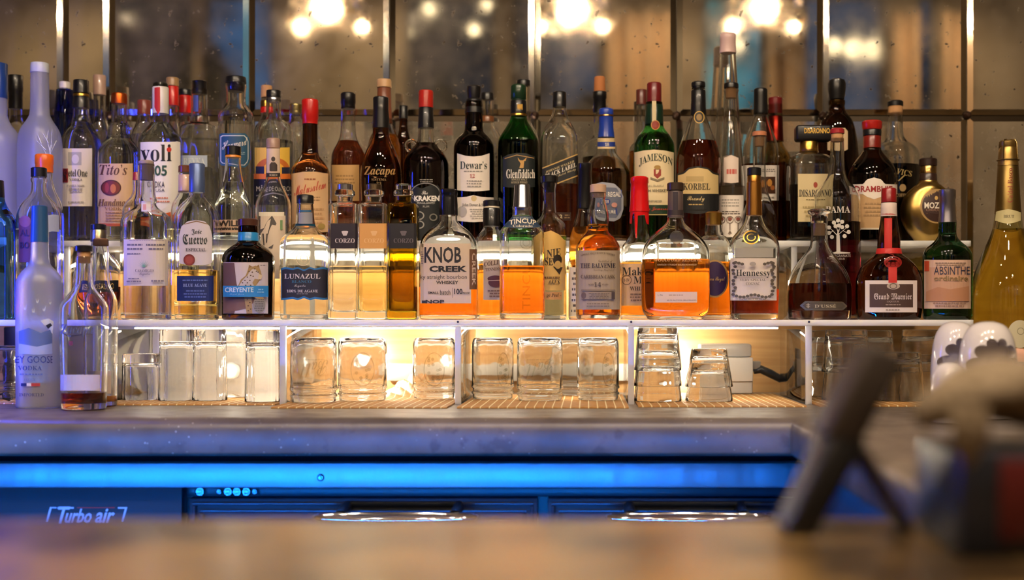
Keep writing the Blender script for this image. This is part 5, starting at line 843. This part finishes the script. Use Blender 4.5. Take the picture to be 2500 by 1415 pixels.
def bamboo(xa, xb, ya, yb, label, crumple=0.):
    x0, x1 = wx(xa, 2.36), wx(xb, 2.36); cx = (x0+x1)/2; w = x1-x0
    bm = bmesh.new(); nx, ny = 60, 130; G = []
    for j in range(ny+1):
        y = ya+(yb-ya)*j/ny; row = []
        for i in range(nx+1):
            x = x0+w*i/nx; z = .0016+.0016*abs(math.sin((y-ya)*math.pi/.005))
            if crumple and y > 2.54 and x < wx(990, 2.36) and x > wx(860, 2.36): z += crumple*max(0, (y-2.54)/.1)*abs(math.sin(i*.55+j*.2))*(.5+.5*math.sin(i*.21))
            row.append(bm.verts.new((x-cx, y-2.4, z+.0005*math.sin(i*1.9))))
        G.append(row)
    top = [r[:] for r in G]
    for j in range(ny):
        for i in range(nx): bm.faces.new([G[j][i], G[j][i+1], G[j+1][i+1], G[j+1][i]])
    rim = [G[0][i] for i in range(nx+1)]+[G[j][nx] for j in range(1, ny+1)]+[G[ny][i] for i in range(nx-1, -1, -1)]+[G[j][0] for j in range(ny-1, 0, -1)]
    low = [bm.verts.new((v.co.x, v.co.y, .0003)) for v in rim]
    for k in range(len(rim)): bm.faces.new([rim[k], low[k], low[(k+1) % len(rim)], rim[(k+1) % len(rim)]])
    tag(finish(bm, 'bamboo_mat', M_mat, sharp=60, loc=(cx, 2.4, ZC)), label, 'mat', 'bamboo mats under the glasses')
bamboo(-90, 226, 2.365, 2.66, 'bamboo mat under the far left jar and black adapter')
bamboo(246, 681, 2.33, 2.68, 'bamboo mat under the tall glasses at the left')
bamboo(699, 1108, 2.245, 2.70, 'bamboo mat with a crumpled rear edge under the two left jars and the middle jar', .03)
bamboo(1131, 1530, 2.245, 2.66, 'bamboo mat under the four jars right of the middle divider')
bamboo(1554, 1950, 2.275, 2.70, 'bamboo mat under the tumblers beside the white plug box')
bamboo(1984, 2310, 2.29, 2.68, 'bamboo mat under the many stacked tumblers at the right')
TUMB = wavy(glass('tumbler', (.985, .99, .985)), 60, .12)
def tumbler(px, top, htop, hbot, d, label, name='tumbler', z=None, tb=.014, w=.0022, flute=None, group=None, h=None, cat='glass'):
    z = ZM if z is None else z; s = d/F; H = h if h else wz(top, d)-z; rt, rb = htop*s, hbot*s; c = .003
    bm = bmesh.new()
    out = [(0, H), (rt*.6, H), (rt-c, H), (rt-c*.3, H-c*.3), (rt, H-c)]+[(rt+(rb-rt)*k/6, (H-c)*(1-k/6)+.0006*(k/6)) for k in range(1, 7)]
    inn = [(rb-w*.5, 0), (rb-w, .001)]+[(rb-w+(rt-rb)*k/6*(1-tb/H), .001+(H-tb-.006-.001)*k/6) for k in range(1, 7)]
    r_ = inn[-1][0]; inn += [(r_-.002, H-tb-.002), (r_-.007, H-tb), (0, H-tb)]
    revolve(bm, out+inn, 48, flute=flute)
    o = finish(bm, name, TUMB, loc=(wx(px, d), d, z), sharp=50)
    return tag(o, label, cat, group)
HG = 'upturned tall glasses'
tumbler(346, 862, 44, 46, 2.46, 'short upturned rocks glass left of the tall glasses', 'rocks_glass', flute=(14, .02), tb=.018)
tumbler(432, 803, 41, 44, 2.44, 'upturned tall glass, first of the four from the left', 'highball_glass', flute=(10, .03), tb=.024, group=HG)
tumbler(512, 803, 39, 42, 2.44, 'upturned tall glass, second of the four from the left', 'highball_glass', flute=(10, .03), tb=.024, group=HG)
tumbler(570, 804, 39, 42, 2.56, 'upturned tall glass set back behind the other three', 'highball_glass', flute=(10, .03), tb=.024, group=HG)
tumbler(641, 804, 40, 43, 2.40, 'upturned tall glass nearest the clear divider, last of the four', 'highball_glass', flute=(10, .03), tb=.024, group=HG)
JAR = wavy(glass('jar', (.985, .99, .98), .08), 40, .6)
def jar(px, top, hw, d, label, mark):
    s = d/F; H = wz(top, d)-ZM; R = hw*s
    root = empty('mason_jar', (wx(px, d), d, ZM), label, 'jar', 'upturned glass jars')
    bm = bmesh.new(); w = .0028; rn = R*.955
    out = chaikin([(R*.45, H-.001), (R*.86, H), (R*.97, H-.006), (R, H-.02), (R, .036), (R, .030), (rn+.003, .0265), (rn+.003, .0225), (rn, .0215), (rn, .016), (rn+.0026, .0145), (rn+.0026, .0105), (rn, .0095), (rn, .004), (rn-.0005, .001)], 1)
    inn = chaikin([(rn-.002, .0005), (rn-w, .002), (rn-w, .024), (R-w, .034), (R-w, H-.02), (R*.93-w, H-.008), (R*.75, H-.006)], 1)
    revolve(bm, [(0, H-.0025)]+out+inn+[(0, H-.007)], 48); finish(bm, 'jar_glass', JAR, root)
    def pt(px_, py, e):
        dd = d
        for _ in range(4):
            x = wx(px_, dd)-root.location.x; r = R+.0002+e; u = max(-.97, min(.97, x/r)); yl = -r*math.sqrt(1-u*u); dd = d+yl
        return (u*r, yl, wz(py, dd)-ZM)
    a = Art(pt); cy = (top+980)/2
    if mark == 'ball':
        a.add(('t', 'Ball', px, cy, hw*1.25, 36, EMB, 'script', {'flip': 1, 'slant': -.2})); a.add(('l', px-hw*.6, cy-26, px+hw*.6, cy-21, 1, EMB))
    else:
        ox = px+(hw*.5 if mark == 'right' else 0); a.add(('o', ox, cy, hw*(.3 if mark == 'right' else .5), 42, 2.5, EMB))
        for k in range(14):
            t = k*.9; a.add(('e', ox+hw*.28*math.cos(t)*(.5 if mark == 'right' else 1), cy+28*math.sin(t*1.3), 4, 4, EMB))
    a.done('embossing', root)
jar(766, 823, 56, 2.375, 'upturned glass jar with raised script, left of the glowing jar', 'ball')
jar(885, 823, 59, 2.44, 'upturned glass jar lit up brightly from behind, with a raised oval', 'oval')
jar(1060, 823, 52, 2.50, 'upturned glass jar just left of the middle divider', 'oval')
jar(1203, 823, 51, 2.49, 'upturned glass jar just right of the middle divider', 'right')
jar(1318, 823, 56, 2.44, 'upturned glass jar with raised script, middle of the three front ones right of the divider', 'ball')
jar(1398, 824, 48, 2.62, 'upturned glass jar set back between two others', 'right')
jar(1460, 823, 51, 2.45, 'upturned glass jar beside the divider next to the tumbler stack', 'right')
jar(2, 842, 44, 2.50, 'upturned glass jar at the left picture edge behind the frosted bottle', 'ball')
# nested tumblers left and right
def stack(px, d, tops, ht, hb, where, grp, H=None):
    H = H or wz(tops[-1], d)-ZM
    for k, t in enumerate(reversed(tops)):
        z = ZM+(wz(t, d)-wz(tops[-1], d))
        pos = 'the only one' if len(tops) == 1 else ['bottom', 'second' if len(tops) > 2 else 'top', 'topmost'][k]
        tumbler(px, t, ht, hb, d, 'upturned tumbler, %s of %s' % (pos, where), 'tumbler', z=z, group=grp, h=H, tb=.015, w=.0019, flute=(16, .016))
stack(1606, 2.42, (798, 836, 872), 48, 58, 'the stack of three right of the clear divider', 'tumbler stack of three')
stack(1731, 2.42, (850, 884), 43, 58, 'the nested pair in front of the white plug box', 'nested tumbler pair')
G8 = 'tumblers stacked at the right'
stack(2016, 2.58, (806, 868), 36, 44, 'the rear stack next to the right divider', G8)
stack(2066, 2.45, (804, 872), 50, 60, 'the front stack right of the right divider', G8)
stack(2132, 2.59, (806, 866), 45, 55, 'the rear stack behind the dark stand', G8)
stack(2196, 2.44, (858,), 50, 62, 'the front right group, standing alone', G8)
stack(2250, 2.60, (804, 864), 46, 56, 'the rear stack left of the white ceramic domes', G8)
# white raceway, plug box, cable, adapter
wr = box('cable_raceway', wx(944, 2.76), wx(1545, 2.76), 2.765, 2.7855, wz(930, 2.76), wz(888, 2.76), plastic('#d9d6cf', .4), None, .002)
tag(wr, 'flat white plastic cable cover running along the plywood behind the jars', 'cable cover')
dp = 2.66
pb = empty('plug_box', (wx(1769, dp), dp, ZM), 'white power supply box against the plywood behind the tumblers', 'power supply')
og = pb.location
box('box_body', wx(1708, dp), wx(1838, dp), dp, dp+.07, ZM, wz(872, dp), plastic('#d4d1cd', .45), pb, .004, org=og)
box('box_top', wx(1711, dp), wx(1836, dp), dp+.006, dp+.07, wz(871.5, dp), wz(839, dp), plastic('#c9c6c2', .45), pb, .005, org=og)
box('box_step', wx(1700, dp), wx(1838, dp), dp-.004, dp+.001, wz(931, dp), wz(872, dp), plastic('#dedbd6', .45), pb, .002, org=og)
box('plug', wx(1838, dp), wx(1862, dp), dp+.03, dp+.05, wz(902, dp), wz(882, dp), plastic('#bdb9b4', .45), pb, .002, org=og)
bm = bmesh.new(); tube(bm, [(wx(x, dp), dp+.035, wz(y, dp)) for x, y in ((1845, 909), (1862, 902), (1885, 912), (1915, 928), (1935, 926), (1962, 905), (2000, 900))], [.005, .009, .009, .008, .005, .005, .005], 12)
tag(finish(bm, 'power_cable', plastic('#1a1d22', .5)), 'thick black cable running right from the white plug box', 'cable')
da = 2.63; tag(box('black_adapter', wx(8, da), wx(42, da), da, da+.05, ZM, wz(797, da), plastic('#0d0d0f', .5), None, .003), 'upright black adapter box under the shelf at the far left', 'adapter')
bm = bmesh.new()
tube(bm, [(wx(-20, 2.38), 2.38, ZM+.012), (wx(0, 2.38), 2.39, ZM+.014), (wx(14, 2.38), 2.37, ZM+.007), (wx(22, 2.38), 2.38, ZM+.003), (wx(12, 2.38), 2.41, ZM+.004), (wx(-12, 2.38), 2.42, ZM+.004)], .0018, 8)
tag(finish(bm, 'thin_wire', plastic('#0d0d0f', .5)), 'loop of thin black wire on the mat at the far left', 'wire')
# ------------------------------------------------------------------ white ceramic domes on the counter return
CER = mat('white ceramic', '#d8d2d4', .12, coat=.5)
def dome(px, d, top, hw, label, cut=True, yaw=0.):
    s = d/F; H = wz(top, d)-ZC; R = hw*s; root_loc = (wx(px, d), d, ZC)
    pr = [(R*.92, .001), (R, .02), (R*1.0, H*.4), (R*.97, H*.6), (R*.86, H*.82), (R*.62, H*.95), (R*.3, H*.995), (0, H)]
    bm = bmesh.new(); revolve(bm, chaikin(pr, 2)[::-1]+[(0, .001)], 56)
    o = finish(bm, 'ceramic_dome', CER, sharp=60, loc=root_loc)
    if cut:
        bm = bmesh.new(); pts = []
        hw2 = R*.66; zt, zb = H*.79, H*.08
        arc = [(hw2*1.05*math.cos(a), zb+(H*.40)+(zt-zb-H*.40)*math.sin(a)) for a in [math.pi*k/6 for k in range(7)]]
        for (ax, az), (bx_, bz) in zip(arc, arc[1:]):
            mx, mz = (ax+bx_)/2, (az+bz)/2; rr = math.hypot(bx_-ax, bz-az)/2; a0 = math.atan2(az-mz, ax-mx)
            pts += [(mx+rr*math.cos(a0+math.pi*k/8), mz+rr*math.sin(a0+math.pi*k/8)) for k in range(8)]
        pts += [arc[-1], (-hw2*.9, zb), (hw2*.9, zb)]
        f0 = [bm.verts.new((x, -R*1.4, z)) for x, z in pts]; f1 = [bm.verts.new((x, -R*.05, z)) for x, z in pts]
        bm.faces.new(f0); bm.faces.new(f1)
        for i in range(len(pts)): bm.faces.new([f0[i], f0[(i+1) % len(pts)], f1[(i+1) % len(pts)], f1[i]])
        c = finish(bm, 'cutter', CER, smooth=False, loc=root_loc); c.rotation_euler = (0, 0, yaw)
        md = o.modifiers.new('b', 'BOOLEAN'); md.object = c; md.operation = 'DIFFERENCE'; md.solver = 'EXACT'
        bpy.context.view_layer.update()
        me = bpy.data.meshes.new_from_object(o.evaluated_get(bpy.context.evaluated_depsgraph_get()))
        o.modifiers.clear(); o.data = me; bpy.data.objects.remove(c)
        for p in me.polygons: p.use_smooth = True
        me.set_sharp_from_angle(angle=math.radians(40))
    return tag(o, label, 'dish', 'white ceramic domes')
dome(2333, 2.13, 784, 60, 'white ceramic dome with a scalloped opening, rear left of the three', yaw=.15)
dome(2412, 2.0, 784, 72, 'white ceramic dome with a scalloped opening, right of the three and in front', yaw=.05)
dome(2318, 1.9, 884, 46, 'smooth low white ceramic dome in front of the two scalloped ones', cut=False)
bw = empty('bowl', (wx(2520, 2.1), 2.1, ZC), 'white bowl at the right picture edge behind the ceramic domes', 'bowl')
bm = bmesh.new(); revolve(bm, [(0, .0), (.03, 0), (.05, .03), (.062, .088), (.064, .09), (.0615, .089), (.048, .032), (.0, .006)], 40); finish(bm, 'bowl_body', CER, bw)
PINK = mat('pink fruit', '#d6a58f', .4)
for i, (dx, dy) in enumerate(((-.028, -.015), (.02, .02), (-.02, .03))):
    bm = bmesh.new(); revolve(bm, [(0, 0), (.012, .002), (.022, .014), (.019, .03), (.008, .038), (0, .036)], 20)
    tag(finish(bm, 'shallot', PINK, loc=(bw.location.x+dx, 2.1+dy, ZC+.072)), 'small pinkish shallot in the white bowl, %s' % ('nearest the domes', 'far right', 'at the back')[i], 'vegetable', 'shallots in the bowl')
# ------------------------------------------------------------------ blurred things on the front bar
d0 = .92; ZB_ = E-.15
def q(px, py, d=d0): return Vector((wx(px, d), 0, wz(py, d)))
ts = empty('tablet_stand', (wx(2060, d0), d0, ZB_), 'dark tablet on an angled stand, out of focus on the front bar', 'tablet')
def slab(name, a, b, t0, t1, dy0, dy1, m):
    A, B_ = q(*a), q(*b); u = (B_-A).normalized(); nrm = Vector((u.z, 0, -u.x)); bm = bmesh.new()
    v = []
    for y in (dy0, dy1):
        for P_, t in ((A, t0), (B_, t1)):
            for sg in (-1, 1): v.append(bm.verts.new((P_.x+nrm.x*t*sg-ts.location.x, y, max(P_.z+nrm.z*t*sg, ZB_+.0005)-ZB_)))
    for f in ((0, 1, 3, 2), (4, 6, 7, 5), (0, 2, 6, 4), (1, 5, 7, 3), (0, 4, 5, 1), (2, 3, 7, 6)): bm.faces.new([v[i] for i in f])
    bmesh.ops.recalc_face_normals(bm, faces=bm.faces[:])
    bmesh.ops.bevel(bm, geom=bm.edges[:], offset=.004, segments=3, profile=.5, affect='EDGES')
    return finish(bm, name, m, ts)
slab('tablet', (2032, 1075), (2147, 852), .0135, .0135, -.03, .035, mat('tablet back', '#30261f', .55))
slab('stand_leg', (1938, 1306), (2062, 1050), .0125, .012, -.03, .03, mat('stand black', '#090707', .5))
slab('stand_prop', (2212, 1322), (2088, 1090), .0045, .0055, -.02, .025, mat('stand prop', '#2c1e1a', .45))
dc = .86
cd = empty('napkin_caddy', (wx(2420, dc), dc, ZB_), 'dark blue black caddy under the towel, out of focus on the front bar', 'caddy')
box('caddy_body', wx(2292, dc), wx(2292, dc)+.11, dc-.05, dc+.06, ZB_, wz(1085, dc), mat('caddy', '#20232c', .4), cd, .004, org=cd.location)
box('caddy_panel', wx(2440, dc-.05), wx(2560, dc-.05), dc-.053, dc-.0495, ZB_+.012, wz(1120, dc-.05), mat('caddy red', '#5a1714', .4), cd, .001, org=cd.location)
M_cl = mat('cloth', '#8d7b5f', .9); texmix(M_cl, 'noise', 160, '#6b5c46', '#857560', bump=.3)
bm = bmesh.new()
path = [(2236, 1010, 20), (2250, 1000, 42), (2290, 985, 56), (2340, 970, 70), (2400, 952, 78), (2460, 950, 82), (2520, 962, 84), (2580, 985, 80)]
nn = 24; rings = []
for i, (px, py, r) in enumerate(path):
    c = q(px, py, dc); R = r*dc/F; ring = []
    for k in range(nn):
        a = 2*math.pi*k/nn; rr = R*(1+.07*math.sin(3*a+i)+.05*math.sin(5*a-2*i))
        ring.append(bm.verts.new((c.x, dc+1.5*rr*math.cos(a), max(c.z+rr*math.sin(a), wz(1084, dc)+.0005) if px > 2285 else c.z+rr*math.sin(a))))
    rings.append(ring)
for A, B_ in zip(rings, rings[1:]):
    for k in range(nn): bm.faces.new([A[k], A[(k+1) % nn], B_[(k+1) % nn], B_[k]])
bm.faces.new(rings[0]); bm.faces.new(rings[-1])
# a loose corner hanging over the front of the caddy
g = [[bm.verts.new((wx(px, dc-.055)+0*j, dc-.056-.004*math.sin(j), wz(y, dc-.055))) for j, y in enumerate((985, 1030, 1075, yb))] for px, yb in ((2318, 1076), (2340, 1110), (2362, 1150), (2385, 1120), (2410, 1080))]
for a_, b_ in zip(g, g[1:]):
    for j in range(3): bm.faces.new([a_[j], b_[j], b_[j+1], a_[j+1]])
cl = finish(bm, 'bar_towel', M_cl, sharp=180)
tag(cl, 'crumpled beige bar towel heaped on the dark caddy at the right', 'towel')
